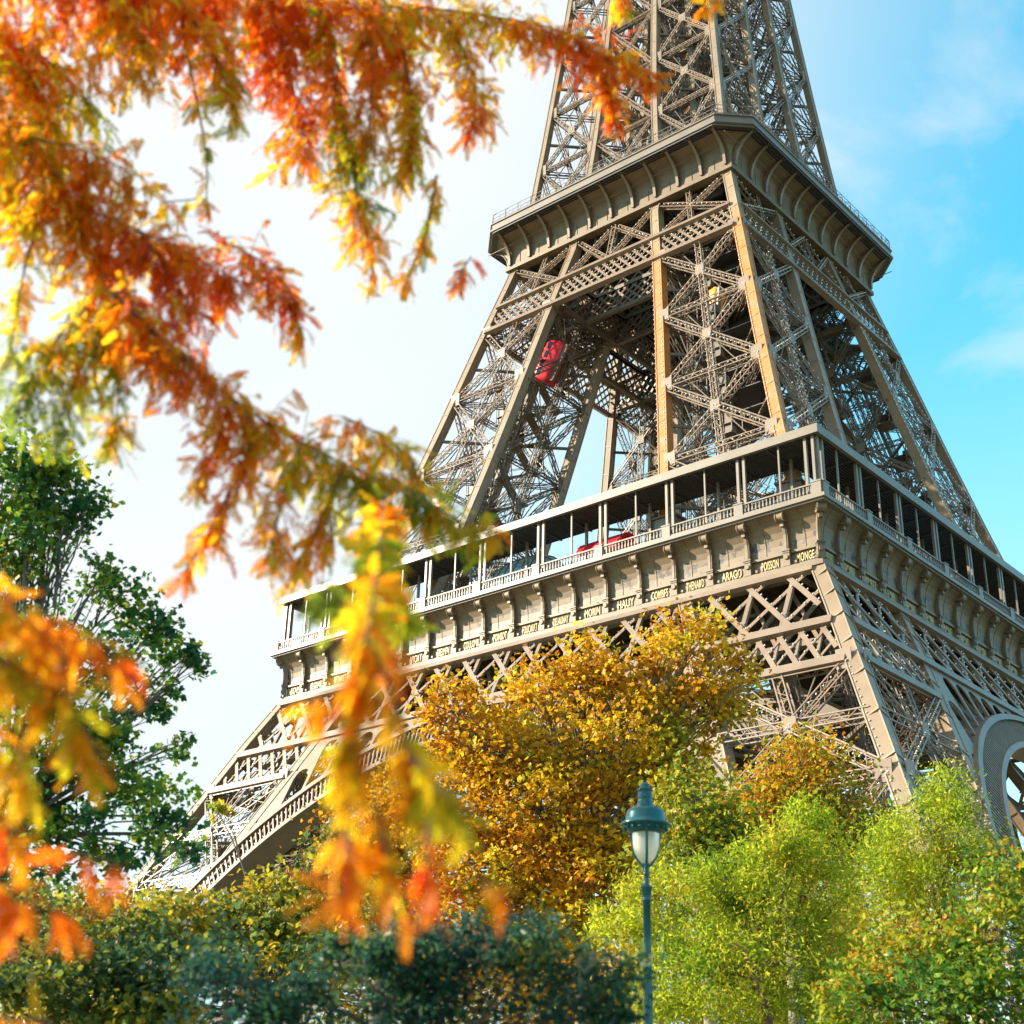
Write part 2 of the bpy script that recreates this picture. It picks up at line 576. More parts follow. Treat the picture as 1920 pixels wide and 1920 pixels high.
def leg_bracing(levels, kind):
    B_out, B_in = MB(), MB()
    P = []
    for fn, (fp, n) in FACES.items():
        outer = not fn.startswith('i')
        B = B_out if outer else B_in
        for za, zb in zip(levels[:-1], levels[1:]):
            if kind == 'mid' and za > 100.9 and outer:
                continue
            zm = (za + zb) / 2
            s0, s1 = 0.06, 0.94
            e = 0.45
            wid, dep, pit = (0.85, 0.75, 0.7) if kind != 'up' else (0.6, 0.55, 0.7)
            if kind == 'low':
                wid, dep, pit = 1.05, 0.9, 0.9
            if not outer:
                wid, dep, pit = wid * 0.8, dep * 0.8, pit * 1.6
            a0, a1, b0, b1 = fp(s0, za, e), fp(s1, za, e), fp(s0, zb, e), fp(s1, zb, e)
            c = fp(0.5, zm, e)
            # meeting point of the two diagonals
            truss(B, b1, a0, n, wid, dep, pitch=pit)
            n2 = n * 1.0
            truss(B, a1, c, n2, wid, dep * 0.92, pitch=pit)
            truss(B, c, b0, n2, wid, dep * 0.92, pitch=pit)
            if kind == 'low':
                truss(B, fp(s0, zm, e), fp(s1, zm, e), n, wid * 0.9, dep, pitch=pit)
                truss(B, c, fp(0.5, zb, e), n, wid * 0.9, dep * 0.9, pitch=pit)
                truss(B, fp(s0, zb, e), fp(s1, zb, e), n, wid * 0.9, dep, pitch=pit)
            else:
                truss(B, b0, b1, n, wid * 0.85, dep, pitch=pit)
            if kind == 'mid':
                truss(B, fp(0.5, za, e), fp(0.5, zb, e), n, 0.75, 0.6, pitch=0.8)
            gusset(B, c + unit(n) * (dep / 2 + 0.03), n, 1.25, 1.1)
            for s in (0.09, 0.91):
                for z in ((za, zb) if za == levels[0] else (zb,)):
                    gusset(B, fp(s, z, e) + unit(n) * (dep / 2 + 0.03), n, 1.6, 1.3)
            if outer:
                bulb_run(P, b1, a0, n, dep / 2 + 0.08, 0.62)
                bulb_run(P, a1, b0, n, dep / 2 + 0.08, 0.85)
                bulb_run(P, b0, b1, n, dep / 2 + 0.08, 1.0)
                if kind == 'mid':
                    bulb_run(P, fp(0.5, za, e), fp(0.5, zb, e), n, dep / 2, 0.9, 0.3)
                    bulb_run(P, fp(0.5, za, e), fp(0.5, zb, e), n, dep / 2, 0.9, -0.3)
    B = B_in
    # horizontal cross frames inside the leg at each level
    for z in levels:
        A = [arr(-w(z) + .5, -w(z) + .5, z), arr(-w(z) + .5, -inn(z) - .5, z), arr(-inn(z) - .5, -inn(z) - .5, z), arr(-inn(z) - .5, -w(z) + .5, z)]
        truss(B, A[0], A[2], (0, 0, 1), 0.6, 0.6, pitch=1.4, full=False)
        truss(B, A[1], A[3], (0, 0, 1), 0.6, 0.55, pitch=1.4, full=False)
    # outer column bulbs
    zs = refine(list(levels), 0.75)
    for z in zs:
        if kind != 'up':
            P.append(arr(-w(z) - 0.06, -w(z) + 1.0, z)); P.append(arr(-w(z) - 0.06, -inn(z) - 0.85, z)); P.append(arr(-w(z) - 0.06, -inn(z) + 0.06, z))
    # fine wind bracing rods and inner posts
    r = np.random.default_rng(5)
    for za, zb in zip(levels[:-1], levels[1:]):
        for s in (0.27, 0.73):
            for fn, (fp, n) in FACES.items():
                B.bar(fp(s, za, 0.8), fp(1 - s, zb, 0.8), 0.10, 0.10, n)
        zm = (za + zb) / 2
        c = -(w(zm) + inn(zm)) / 2
        for sx in (-1, 1):
            for sy in (-1, 1):
                hw = (w(zm) - inn(zm)) / 2 - 0.8
                B.bar((c, c, zm), (c + sx * hw, c + sy * hw, zm), 0.3, 0.3)
    return B_out, B_in, P

def leg(name, levels, kind, csize, colmats, zfine):
    e = empty(name, (0, 0, PZ), tower)
    B, B2, P = leg_bracing(levels, kind)
    B.build("bracing", IRON, e)
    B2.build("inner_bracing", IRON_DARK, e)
    bulbs_mesh("sparkle_lamp", P, e, 0.10 if kind != 'up' else 0.085)
    zs = refine(zfine, 3.5)
    for sx in (1, 0):
        for sy in (1, 0):
            column_mesh(sx, sy, zs, csize).build("corner_column", IRON_COL, e)
    return e

def spread(e, ks=(1, 2, 3)):
    out = [e]
    for k in ks:
        c = copy_tree(e, tower)
        c.rotation_euler = (0, 0, k * math.pi / 2)
        out.append(c)
    return out

LV1 = [7.0, 19.0, 30.9, 41.2]
LV2 = [58.5, 69.9, 80.5, 91.2, 101.3, 105.1]
LV3 = [116.2, 127.3, 137.2, 147.0, 156.8, 166.5]
low = leg("lower_leg", LV1, 'low', 1.25, IRON_COL, [5.2, 18, 30, 41.5, 46.9, 51.6])
mid = leg("middle_leg", LV2, 'mid', 1.05, IRON_COL, [57.5, 69.3, 77.65, 87.4, 98.8, 109.9, 111.2])
up = leg("upper_leg", LV3, 'up', 0.78, IRON_COL, [115.9, 121.9, 131.6, 142.15, 156, 168])

# stairs, lift tracks and machinery inside the middle legs
def leg_inside():
    B = MB()
    for off in (-1.5, 1.5):
        for o2 in (-0.9, 0.9):
            pts = []
            for z in refine([10, 55, 58, 68.7, 82.85, 100.5, 110], 5):
                c = -(w(z) + inn(z)) / 2
                pts.append(arr(c + off + o2 * .5, c - off + o2 * .5, z))
            for p, q in zip(pts[:-1], pts[1:]):
                truss(B, p, q, (1, 1, 0.3), 0.5, 0.7, 0.11, 0.06, 0.8)
    z = 58.5
    s = 1
    while z < 108:
        c = -(w(z) + inn(z)) / 2
        c2 = -(w(z + 2.2) + inn(z + 2.2)) / 2
        p, q = arr(c + 2.2, c - 2.0 * s + 2.0, z), arr(c2 + 2.2, c2 + 2.0 * s + 2.0, z + 2.2)
        B.bar(p, q, 1.0, 0.22, (0, 0, 1))
        for o in (-.5, .5):
            B.bar(p + arr(o, 0, 1), q + arr(o, 0, 1), 0.06)
        B.bar(q + arr(-0.9, 0, 0), q + arr(0.9, 0, 0), 1.2, 0.16)
        z += 2.2
        s = -s
    return B
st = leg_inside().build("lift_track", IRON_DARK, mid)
# service cabins and ducts within the leg
B = MB()
for z in (63, 68, 73.5, 79, 84.5, 90, 95.5):
    c = -(w(z) + inn(z)) / 2
    B.box((c - 2.6, c + 1.4, z), (2.2, 2.4, 0.14))
    B.box((c - 2.6, c + 1.4, z + 1.05), (2.2, 2.4, 0.06))
    for sx in (-1.05, 1.05):
        for sy in (-1.15, 1.15):
            B.box((c - 2.6 + sx, c + 1.4 + sy, z + 1.6), (0.1, 0.1, 3.4))
    B.box((c - 3.0, c + 0.8, z + 1.2), (0.9, 0.8, 2.2))
    if z > 63:
        for sx in (-1.05, 1.05):
            B.bar((cp - 2.6 + sx, cp + 1.4, zp), (c - 2.6 + sx, c + 1.4, z), 0.12)
    cp, zp = c, z
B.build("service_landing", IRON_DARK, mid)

lows = spread(low)
mids = spread(mid)
ups = spread(up)
# clad lift shaft inside the near leg, added as dark backdrop against see-through light
B = MB()
pz = [88.0, 94, 100.5, 110.5]
for za, zb in zip(pz[:-1], pz[1:]):
    ca, cb_ = -(w(za) + inn(za)) / 2, -(w(zb) + inn(zb)) / 2
    for dx, dy in ((0.8, -1.0),):
        B.bar((ca + dx, ca + dy, za), (cb_ + dx, cb_ + dy, zb), 2.9, 2.6, (1, 0, 0))
z = 76.5
while z < 110:
    cc_ = -(w(z) + inn(z)) / 2
    B.box((cc_ + 0.5, cc_ + 0.2, z), (6.4, 7.2, 0.1))
    z += 3.0
o = B.build("lift_shaft_backdrop", DARKW, mids[0])
# weathered orange columns of the near leg
near_cols = [o for o in kids(mids[0]) if o.name.startswith("corner_column")]
for o in near_cols[:2]:
    o.material_slots[0].link = 'OBJECT'
    o.material_slots[0].material = IRON_RUST
    o["label"] = "orange weathered column"

# ---------------------------------------------------------------- girders between the legs, per side
def P_(h, z, e=0.0):
    return arr(-w(z) + e, h, z)
NL = arr(-1, 0, 0.4)

def lattice_band(B, za, zb, hfa, hfb, pitch, run, t1, t2, e=0.1, P=None, brise=False):
    """crossed flat bars between two heights; hfa / hfb give the half extents"""
    x0, x1 = hfa
    k = int((x1 - x0 + run) / pitch) + 2
    for sgn, t, ee in ((1, t1, e), (-1, t2, e + 0.12)):
        for i in range(-2, k + 2):
            a = x0 - run + i * pitch if sgn > 0 else x0 + i * pitch
            b = a + run * sgn
            # clip to [x0, x1] linear
            ts = [0.0, 1.0]
            d = b - a
            lo, hi = (x0 - a) / d, (x1 - a) / d
            if lo > hi:
                lo, hi = hi, lo
            lo, hi = max(0, lo), min(1, hi)
            if hi - lo < 0.08:
                continue
            p = P_(a + d * lo, za + (zb - za) * lo, ee)
            q = P_(a + d * hi, za + (zb - za) * hi, ee)
            B.bar(p, q, t, 0.09, NL)
            if P is not None:
                if sgn > 0:
                    bulb_run(P, p, q, NL, 0.10, 0.95, t / 2 + 0.1)
                else:
                    bulb_run(P, p, q, NL, 0.10, 1.2)

def chord(B, z, h0, h1, hgt, dep=0.5, e=0.0):
    B.bar(P_(h0, z, e), P_(h1, z, e), hgt, dep, NL)

def upper_girder(B, P):
    # lattice belt under the second gallery
    for za, zb in ((101.3, 105.1),):
        zc = (za + zb) / 2
        ww, ii = w(zc) - 0.9, inn(zc)
        for x0, x1 in ((-ww, -ii - 0.9), (-ii + 0.1, ii - 0.1), (ii + 0.9, ww)):
            lattice_band(B, za, zb, (x0, x1), None, 1.13, 3.4, 0.28, 0.16, 0.15, P)
    chord(B, 101.3, -w(101.3) + .9, w(101.3) - .9, 0.6, 0.7, 0.05)
    chord(B, 105.1, -w(105.1) + .9, w(105.1) - .9, 0.5, 0.7, 0.05)
    # X bracing up to the belt
    zt = 111.0
    for x0, x1, n in ((-1, 0, 1), (0, 0, 2), (0, 1, 1)):
        pass
    def X(ha, hb, hat, hbt):
        truss(B, P_(ha, 105.3, .4), P_(hbt, zt, .4), NL, 0.7, 0.6, pitch=0.7)
        truss(B, P_(hat, zt, .4), P_(hb, 105.3, .4), NL, 0.7, 0.56, pitch=0.7)
        bulb_run(P, P_(ha, 105.3, .4), P_(hbt, zt, .4), NL, 0.4, 0.8)
        bulb_run(P, P_(hat, zt, .4), P_(hb, 105.3, .4), NL, 0.4, 0.6)
    wb, wt, ib, it = w(105.3) - 1, w(zt) - 1, inn(105.3), inn(zt)
    mb, mt = (wb + ib) / 2, (wt + it) / 2
    X(-wb, -ib - .8, -wt, -it - .8); X(ib + .8, wb, it + .8, wt)
    X(-ib, 0, -it, 0); X(0, ib, 0, it)
    truss(B, P_(0, 105.3, .4), P_(0, zt, .4), NL, 0.7, 0.6, pitch=0.7)
    for s in (-1, 1):
        truss(B, P_(s * mb, 105.3, .4), P_(s * mt, zt, .4), NL, 0.6, 0.6, pitch=0.7)

def inner_girder(B):
    # the second frame of lattice girders on the inner column line
    for za, zb in ((101.3, 105.1), (105.1, 110.6)):
        for line in (0, 1):
            def Q(h, z):
                return arr(-inn(z) + 0.4, h, z) if line == 0 else arr(-(inn(z) + w(z)) / 2, h, z)
            x = w(zb) - 1
            pitch, run = (1.3, 3.8) if zb < 106 else (2.4, 5.0)
            k = int(2 * x / pitch)
            for i in range(k):
                a = -x + i * pitch
                if a + run <= x:
                    B.bar(Q(a, za), Q(a + run, zb), 0.3, 0.1, (1, 0, 0))
                    B.bar(Q(a + run, za), Q(a, zb), 0.25, 0.12, (1, 0, 0))
            B.bar(Q(-x, za), Q(x, za), 0.55, 0.5, (0, 0, 1))
            B.bar(Q(-x, zb), Q(x, zb), 0.5, 0.5, (0, 0, 1))

RE, RI, ZC = 41.9, 38.7, 3.2    # decorative arch radii
def lower_girder(B, P):
    z0, z1, z2 = 41.35, 45.4, 51.4
    i1 = inn(z1)
    # upper belt, full width
    wb = w(48.4) - 1.3
    for x0, x1 in ((-wb, -inn(48.4) - 1.2), (-inn(48.4) + .1, inn(48.4) - .1), (inn(48.4) + 1.2, wb)):
        lattice_band(B, z1, z2, (x0, x1), None, 3.93, 5.9, 0.46, 0.36, 0.2, P)
        k = math.ceil(x0 / 3.93)
        while k * 3.93 < x1:
            B.bar(P_(k * 3.93, z1, 0.45), P_(k * 3.93, z2, 0.45), 0.42, 0.3, NL)
            k += 1
    chord(B, z1, -w(z1) + 1.1, w(z1) - 1.1, 0.72, 0.6, 0.05)
    chord(B, z2, -w(z2) + 1.1, w(z2) - 1.1, 0.5, 0.6, 0.05)
    # lower belt only across the legs
    zc = (z0 + z1) / 2
    for s in (-1, 1):
        xs = sorted((s * (w(zc) - 1.3), s * (inn(zc) + 1.3)))
        lattice_band(B, z0, z1, xs, None, 1.965, 2.95, 0.42, 0.22, 0.2, P)
        k = math.ceil(xs[0] / 1.965)
        while k * 1.965 < xs[1]:
            B.bar(P_(k * 1.965, z0, 0.45), P_(k * 1.965, z1, 0.45), 0.26, 0.2, NL)
            k += 1
        chord(B, z0, s * (w(z0) - 1.1), s * (inn(z0) + 1.2), 0.75, 0.6, 0.05)
        # arched corner plates
        for zz, hh in ((z2 - 0.25, w(z2)), ):
            pass
    # rear lattice plane, 3 m behind
    x = w(48.4) - 3
    k = int(2 * x / 3.93)
    for i in range(k):
        a = -x + i * 3.93
        B.bar(P_(a, z1, 4.0), P_(a + 3.93, z2, 4.0), 0.35, 0.2, NL)
        B.bar(P_(a + 3.93, z1, 4.0), P_(a, z2, 4.0), 0.35, 0.2, NL)
    B.bar(P_(-x, z1, 4.0), P_(x, z1, 4.0), 0.6, 0.5, NL)

def arch(B):
    def A(r, t, e):
        h, z = r * math.sin(t), ZC + r * math.cos(t)
        return P_(h, z, e)
    tm = 1.0
    n = 84
    ts = [-tm + 2 * tm * i / n for i in range(n + 1)]
    def ring(r0, r1, e0, e1):
        vs, fs = [], []
        for t in ts:
            vs += [A(r0, t, e0), A(r1, t, e0), A(r1, t, e1), A(r0, t, e1)]
        for i in range(n):
            for k in range(4):
                k2 = (k + 1) % 4
                fs.append((i * 4 + k, i * 4 + k2, i * 4 + 4 + k2, i * 4 + 4 + k))
        B.raw(vs, fs)
    ring(RE - 0.55, RE, -0.35, 0.25)
    ring(RI, RI + 0.5, -0.35, 0.25)
    ring(RE - 0.12, RE, 0.27, 3.0)      # cover plates towards the rear ring
    ring(RI, RI + 0.12, 0.27, 3.0)
    ring(RE - 0.55, RE, 3.02, 3.4)
    ring(RI, RI + 0.5, 3.02, 3.4)
    k = 150
    for i in range(k):
        t = -tm + 2 * tm * (i + .5) / k
        dt = tm / k
        for e in (-0.05, 3.2):
            p, q = A(RI + .45, t, e), A(RE - .5, t, e)
            B.bar(p, q, 0.16, 0.14, NL)
            if i % 2 == 0:
                B.bar(A(RI + .5, t, e + .1), A(RE - .5, t + 2 * dt * 2, e + .1), 0.12, 0.05, NL)
            else:
                B.bar(A(RE - .5, t - 2 * dt, e + .1), A(RI + .5, t + 2 * dt, e + .1), 0.12, 0.05, NL)

def spandrel(B, s=1):
    """arcaded plate between the arch, the belt and the leg"""
    pitch = 2.55
    def top(h):
        h = abs(h)
        z = 45.05
        while z > 12 and inn(z) - 0.15 < h:
            z -= 0.05
        return z
    for e0, e1 in ((0.0, 0.14), (3.05, 3.15)):
        for _ in (0,):
            x = 6.6
            while x < 33:
                xa, xb = x + 0.19, x + pitch - 0.19
                xm = (xa + xb) / 2
                r = (xb - xa) / 2
                # mullion
                zb_ = ZC + math.sqrt(max(0, RE * RE - x * x)) - .05
                zt_ = top(x)
                if zt_ - zb_ > 0.2:
                    B.bar(P_(s * x, zb_, (e0 + e1) / 2), P_(s * x, zt_ - .02, (e0 + e1) / 2), 0.38, e1 - e0, NL)
                # arch-headed top plate
                n = 12
                pts_t, pts_b = [], []
                zspring = top(xb) - 0.35 - r
                for i in range(n + 1):
                    hx = xa + (xb - xa) * i / n
                    zt2 = top(hx)
                    za = zspring + math.sqrt(max(0, r * r - (hx - xm) ** 2)) + (top(hx) - top(xb)) * 0.0
                    zarc = ZC + math.sqrt(max(0, RE * RE - hx * hx)) - .05
                    za = min(max(za, zarc), zt2)
                    pts_t.append((hx, zt2)); pts_b.append((hx, za))
                vs, fs = [], []
                for i in range(n + 1):
                    for (hx, z) in (pts_b[i], pts_t[i]):
                        vs += [P_(s * hx, z, e0), P_(s * hx, z, e1)]
                for i in range(n):
                    b = i * 4
                    fs += [(b, b + 4, b + 6, b + 2), (b + 1, b + 3, b + 7, b + 5), (b, b + 1, b + 5, b + 4)]
                B.raw(vs, fs)
                x += pitch
    # edge plate along the leg
    return B

def side_part(name, fn, mat, bulbs=False, mats=None):
    B = MB()
    P = []
    if bulbs:
        fn(B, P)
    else:
        fn(B)
    o = B.build(name, mat, tower)
    o.location = (0, 0, PZ)
    res = [o]
    if bulbs and P:
        b = bulbs_mesh("sparkle_lamp", P, o)
        res.append(b)
    out = [o]
    for k in (1, 2, 3):
        c = copy_tree(o, tower)
        c.rotation_euler = (0, 0, k * math.pi / 2)
        out.append(c)
    return out
upper_girders = side_part("upper_lattice_girder", upper_girder, IRON, True)
lower_girders = side_part("lower_lattice_girder", lower_girder, IRON, True)
arches = side_part("decorative_arch", arch, IRON)
for s_ in (-1, 1):
    side_part("arch_spandrel", lambda B, s_=s_: spandrel(B, s_), IRON)
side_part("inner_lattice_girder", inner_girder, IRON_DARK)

def gap_brace(B):
    # bracing between the upper legs, across the gap
    for za, zb in zip(LV3[:-1], LV3[1:]):
        for e in (0.35, 2 * w(za) * 0 + w(za) - inn(za)):
            def Q(h, z):
                return arr(-w(z) + e, h, z)
            truss(B, Q(inn(zb), zb), Q(-inn(za), za), NL, 0.55, 0.5, pitch=0.7)
            truss(B, Q(-inn(zb), zb), Q(inn(za), za), NL, 0.55, 0.46, pitch=0.7)
            truss(B, Q(-inn(zb), zb), Q(inn(zb), zb), NL, 0.5, 0.5, pitch=0.7)
        zm = (za + zb) / 2
        for z in (za, zm):
            ii = inn(z)
            B.bar((-w(z) + .5, -ii, z), (w(z) * 0 - ii, ii, z), 0.16)
            B.bar((-w(z) + .5, ii, z), (w(z) * 0 - ii, -ii, z), 0.16)
            B.bar((-ii, -ii, z), (-ii, ii, z), 0.3)
    # thin vertical guides of the upper lifts and stair posts
    for h in (-2.6, -1.4, 1.4, 2.6):
        for x in (-3.6, -1.5):
            B.bar((x, h, 115.9), (x * .7, h * .7, 168), 0.22)
side_part("upper_bracing", gap_brace, IRON)

# ---------------------------------------------------------------- mitred sweep of a profile along a side
def sweep(B, prof, cham=None, close=True):
    """prof: (half width, z) points; the piece spans h = -hw .. hw so that four of them meet in mitres"""
    n = len(prof)
    vs = [arr(-a, -a, z) for a, z in prof] + [arr(-a, a, z) for a, z in prof]
    rng = range(n) if close else range(n - 1)
    B.raw(vs, [(i, n + i, n + (i + 1) % n, (i + 1) % n) for i in rng])

# first gallery -------------------------------------------------------------
gal1 = empty("first_gallery", (0, 0, PZ), tower)
COVE = [(33.72, 53.85), (33.72, 54.6), (33.8, 55.2), (33.95, 55.75), (34.2, 56.25), (34.5, 56.65), (34.85, 56.95), (35.05, 57.05)]
NH = 18
HC = 34.65
PIT = 2 * HC / NH

def once4(name, B, mat, parent):
    o = B.build(name, mat, parent)
    for k in (1, 2, 3):
        c = o.copy(); COL.objects.link(c); c.rotation_euler = (0, 0, k * math.pi / 2)
    return o
B = MB()
sweep(B, [(34.22, 51.85), (34.22, 52.38), (34.0, 52.42), (33.74, 52.45), (33.74, 53.55), (33.98, 53.58), (33.98, 53.8)] + COVE + [(33.0, 57.05), (33.0, 51.85)])
for k in range(NH):
    h = -HC + (k + 0.5) * PIT + 0.25
    for (a, za), (b, zb) in zip(COVE[:-1], COVE[1:]):
        B.bar((-a - .01, h, za), (-b - .01, h, zb), 0.07, 0.05, (-1, 0, 0.3))
for k in range(NH * 2):
    h = -HC + (k + .5) * PIT / 2
    B.box((-34.26, h, 52.55), (0.16, 0.2, 0.22))
once4("frieze_panel", B, FRIEZE, gal1)
B = MB()
sweep(B, [(35.0, 57.06), (35.22, 57.12), (35.22, 57.26), (35.42, 57.3), (35.42, 57.63), (33.2, 57.63), (33.2, 57.06)])
once4("cornice", B, ROOFM, gal1)
# floor slab with open centre
B = MB()
for a, b in ((33.2, 12.0),):
    sweep(B, [(a, 57.5), (b, 57.5), (b, 56.7), (a, 56.7)])
for d in (13.0, 18.5, 24.0, 29.5):
    sweep(B, [(d, 56.69), (d, 53.2), (d + .2, 53.2), (d + .2, 56.69)])
    sweep(B, [(d - .3, 53.19), (d - .3, 53.0), (d + .5, 53.0), (d + .5, 53.19)])
for i in range(13):
    d = 13.5 + i * 1.6
    sweep(B, [(d, 56.69), (d, 55.9), (d + .25, 55.9), (d + .25, 56.69)])
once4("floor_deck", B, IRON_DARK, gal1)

def balustrade():
    B = MB()
    a = 35.12
    L0 = a - 0.15
    B.bar((-a, -L0, 58.72), (-a, L0, 58.72), 0.13, 0.22, (1, 0, 0))
    B.bar((-a, -L0, 57.78), (-a, L0, 57.78), 0.12, 0.22, (1, 0, 0))
    n = int(2 * L0 / 0.36)
    for i in range(n):
        h = -L0 + (i + .5) * 2 * L0 / n
        B.box((-a, h, 58.25), (0.07, 0.09, 0.84))
        B.box((-a, h, 58.12), (0.13, 0.15, 0.3))
        B.box((-a, h, 58.55), (0.10, 0.12, 0.08))
    for k in range(0, NH + 1, 2):
        h = max(-L0 + .3, min(L0 - .3, -HC + k * PIT))
        B.box((-a, h, 58.22), (0.34, 0.9, 1.18))
        B.box((-a, h, 58.86), (0.42, 0.98, 0.12))
    return B
once4("balustrade", balustrade(), ROOFM, gal1)

def console():
    B = MB()
    fr = lambda u, z, h: (u, h, z)
    # curved stem
    prof = [(-33.6, 53.9), (-34.16, 53.9), (-34.12, 54.6), (-34.16, 55.3), (-34.3, 55.9), (-34.45, 56.35), (-34.2, 56.75), (-33.75, 56.5)]
    B.prism(prof, -0.21, 0.21, fr)
    prof2 = [(a - 0.05 if i in (1, 2, 3, 4, 5) else a, z) for i, (a, z) in enumerate(prof)]
    B.prism(prof2, -0.09, 0.09, fr)
    # volute: drum with scroll rings on both flanks
    B.lathe([(0.0, -0.36), (0.10, -0.36), (0.13, -0.42), (0.2, -0.42), (0.22, -0.36), (0.31, -0.36), (0.34, -0.4), (0.46, -0.4), (0.49, -0.33), (0.42, -0.22), (0.42, 0.22), (0.49, 0.33), (0.46, 0.4), (0.34, 0.4), (0.31, 0.36), (0.22, 0.36), (0.2, 0.42), (0.13, 0.42), (0.10, 0.36), (0, 0.36)], (-34.72, 0, 56.72), 18, 'y')
    B.box((-34.55, 0, 56.15), (0.3, 0.34, 0.5))
    # pedestal
    B.box((-33.93, 0, 53.1), (0.5, 0.6, 1.3))
    B.box((-33.96, 0, 53.84), (0.66, 0.78, 0.14))
    B.box((-33.95, 0, 53.66), (0.58, 0.68, 0.1))
    B.box((-33.95, 0, 52.5), (0.6, 0.72, 0.24))
    B.lathe([(0, -0.1), (0.2, -0.1), (0.24, 0), (0.2, 0.1), (0, 0.1)], (-34.2, 0, 53.2), 10, 'x')
    return B
c0 = console().build("bracket", FRIEZE, gal1)
c0.location = (0, -HC + PIT, 0)
def face_copy(o, k, h, parent, extra=0.0):
    """a copy moved along side k by h"""
    c = o.copy()
    COL.objects.link(c)
    c.parent = parent
    c.rotation_euler = (0, 0, k * math.pi / 2)
    p = Matrix.Rotation(k * math.pi / 2, 3, 'Z') @ Vector((0, h, 0))
    c.location = p
    return c
for k in (0, 1):
    for i in range(1, NH):
        if k == 0 and i == 1:
            continue
        hh = -HC + i * PIT
        face_copy(c0, k, hh if k == 0 else hh, gal1)
# diagonal corner brackets
for ang in (45, -45, 135):
    c = c0.copy(); COL.objects.link(c); c.parent = gal1
    c.rotation_euler = (0, 0, rad(ang))
    d = Vector((-math.cos(rad(ang)), -math.sin(rad(ang)), 0)) * (34.35 * (math.sqrt(2) - 1) - 0.15)
    c.location = d

# names along the frieze
NAMES_L = "CAUCHY|BELGRAND|REGNAULT|FRESNEL|DE PRONY|VICAT|EBELMEN|COULOMB|POINSOT|FOUCAULT|DELAUNAY|MORIN|HAUY|COMBES|THENARD|ARAGO|POISSON|MONGE".split("|")
NAMES_R = "PETIET|DAGUERRE|WURTZ|LE VERRIER|PERDONNET|DELAMBRE|MALUS|BREGUET|POLONCEAU|DUMAS|CLAPEYRON|BORDA|FOURIER|BICHAT|SAUVAGE|PELOUZE|CARNOT|LAME".split("|")
def lettering(txt, k, h, edge=0):
    cu = bpy.data.curves.new("lettering", 'FONT')
    cu.body = txt
    cu.size = 1.08
    cu.align_x = 'CENTER'
    cu.align_y = 'CENTER'
    cu.extrude = 0.045
    cu.space_character = 1.06
    cu.offset = 0.012
    cu.resolution_u = 3
    cu.materials.append(GOLD)
    o = bpy.data.objects.new("lettering", cu)
    COL.objects.link(o)
    o.parent = gal1
    wmax = PIT - 1.45
    est = len(txt) * 0.93
    sx = min(0.62, (wmax - (0.45 if edge else 0)) / est)
    h = h + 0.42 * edge
    # text plane: local x along the face to the viewer's right, local y up
    rot = Matrix.Rotation(k * math.pi / 2, 4, 'Z') @ Matrix(((0, 0, -1, -33.78), (-1, 0, 0, h - 0.12), (0, 1, 0, 53.0), (0, 0, 0, 1)))
    bpy.context.view_layer.update()
    me = bpy.data.meshes.new_from_object(o.evaluated_get(bpy.context.evaluated_depsgraph_get()))
    me.name = "lettering"
    bpy.data.objects.remove(o)
    o = bpy.data.objects.new("lettering", me)
    COL.objects.link(o)
    o.parent = gal1
    o.matrix_local = rot @ Matrix.Diagonal((sx, 1, 1, 1))
    return o
for i in range(NH):
    h = HC - (i + .5) * PIT          # reading left to right, seen from outside
    lettering(NAMES_L[i], 0, h, 1 if i == NH - 1 else 0)
    lettering(NAMES_R[i], 1, h, -1 if i == 0 else 0)

# gallery roof, posts
B = MB()
sweep(B, [(34.98, 63.62), (34.98, 64.44), (29.6, 64.75), (29.6, 64.3), (34.6, 64.0), (34.6, 63.62)])
once4("roof", B, ROOFM, gal1)
B = MB()
sweep(B, [(34.55, 63.78), (29.7, 63.78), (29.7, 63.9), (34.55, 63.9)])
x = 29.9
while x < 34.5:
    B.bar((-x, -x, 63.70), (-x, x, 63.70), 0.10, 0.16, (0, 0, 1))
    x += 0.30
h = -33.5
while h < 33.6:
    B.bar((-34.5, h, 63.62), (-max(29.8, abs(h)), h, 63.62), 0.16, 0.22, (0, 0, 1))
    h += 3.85
once4("gallery_ceiling", B, SLATE, gal1)
B = MB()
B.bar((-34.45, 0, 57.63), (-34.45, 0, 63.62), 0.26, 0.26, (1, 0, 0))
B.box((-34.45, 0, 58.0), (0.36, 0.36, 0.7))
post = B.build("post", ROOFM, gal1)
B = MB()
B.bar((-34.45, 0, 57.63), (-34.45, 0, 63.62), 0.15, 0.15, (1, 0, 0))
B.box((-34.45, 0, 58.0), (0.24, 0.24, 0.7))
tpost = B.build("thin_post", ROOFM, gal1)
B = MB()
B.bar((-31.6, 0, 57.5), (-31.6, 0, 63.62), 0.24, 0.24, (1, 0, 0))
ipost = B.build("inner_post", ROOFM, gal1)
def place_first(o, k, h):
    o.rotation_euler = (0, 0, k * math.pi / 2)
    o.location = Matrix.Rotation(k * math.pi / 2, 3, 'Z') @ Vector((0, h, 0))
first = {}
def put(o, k, h):
    if o.name not in first:
        first[o.name] = 1
        place_first(o, k, h)
    else:
        face_copy(o, k, h, gal1)
for k in (0, 1, 2, 3):
    for i in range(0, NH + 1):
        h = -HC + i * PIT
        if i in (0, NH):
            for d in (0.25, 1.0):
                put(post, k, math.copysign(34.45 - d, h))
            continue
        if i % 2 == 0:
            put(post, k, h - 0.32); put(post, k, h + 0.32)
        else:
            put(tpost, k, h)
        if i % 2 == 1 and k < 2 and abs(h) < 31:
            put(ipost, k, h + .4)

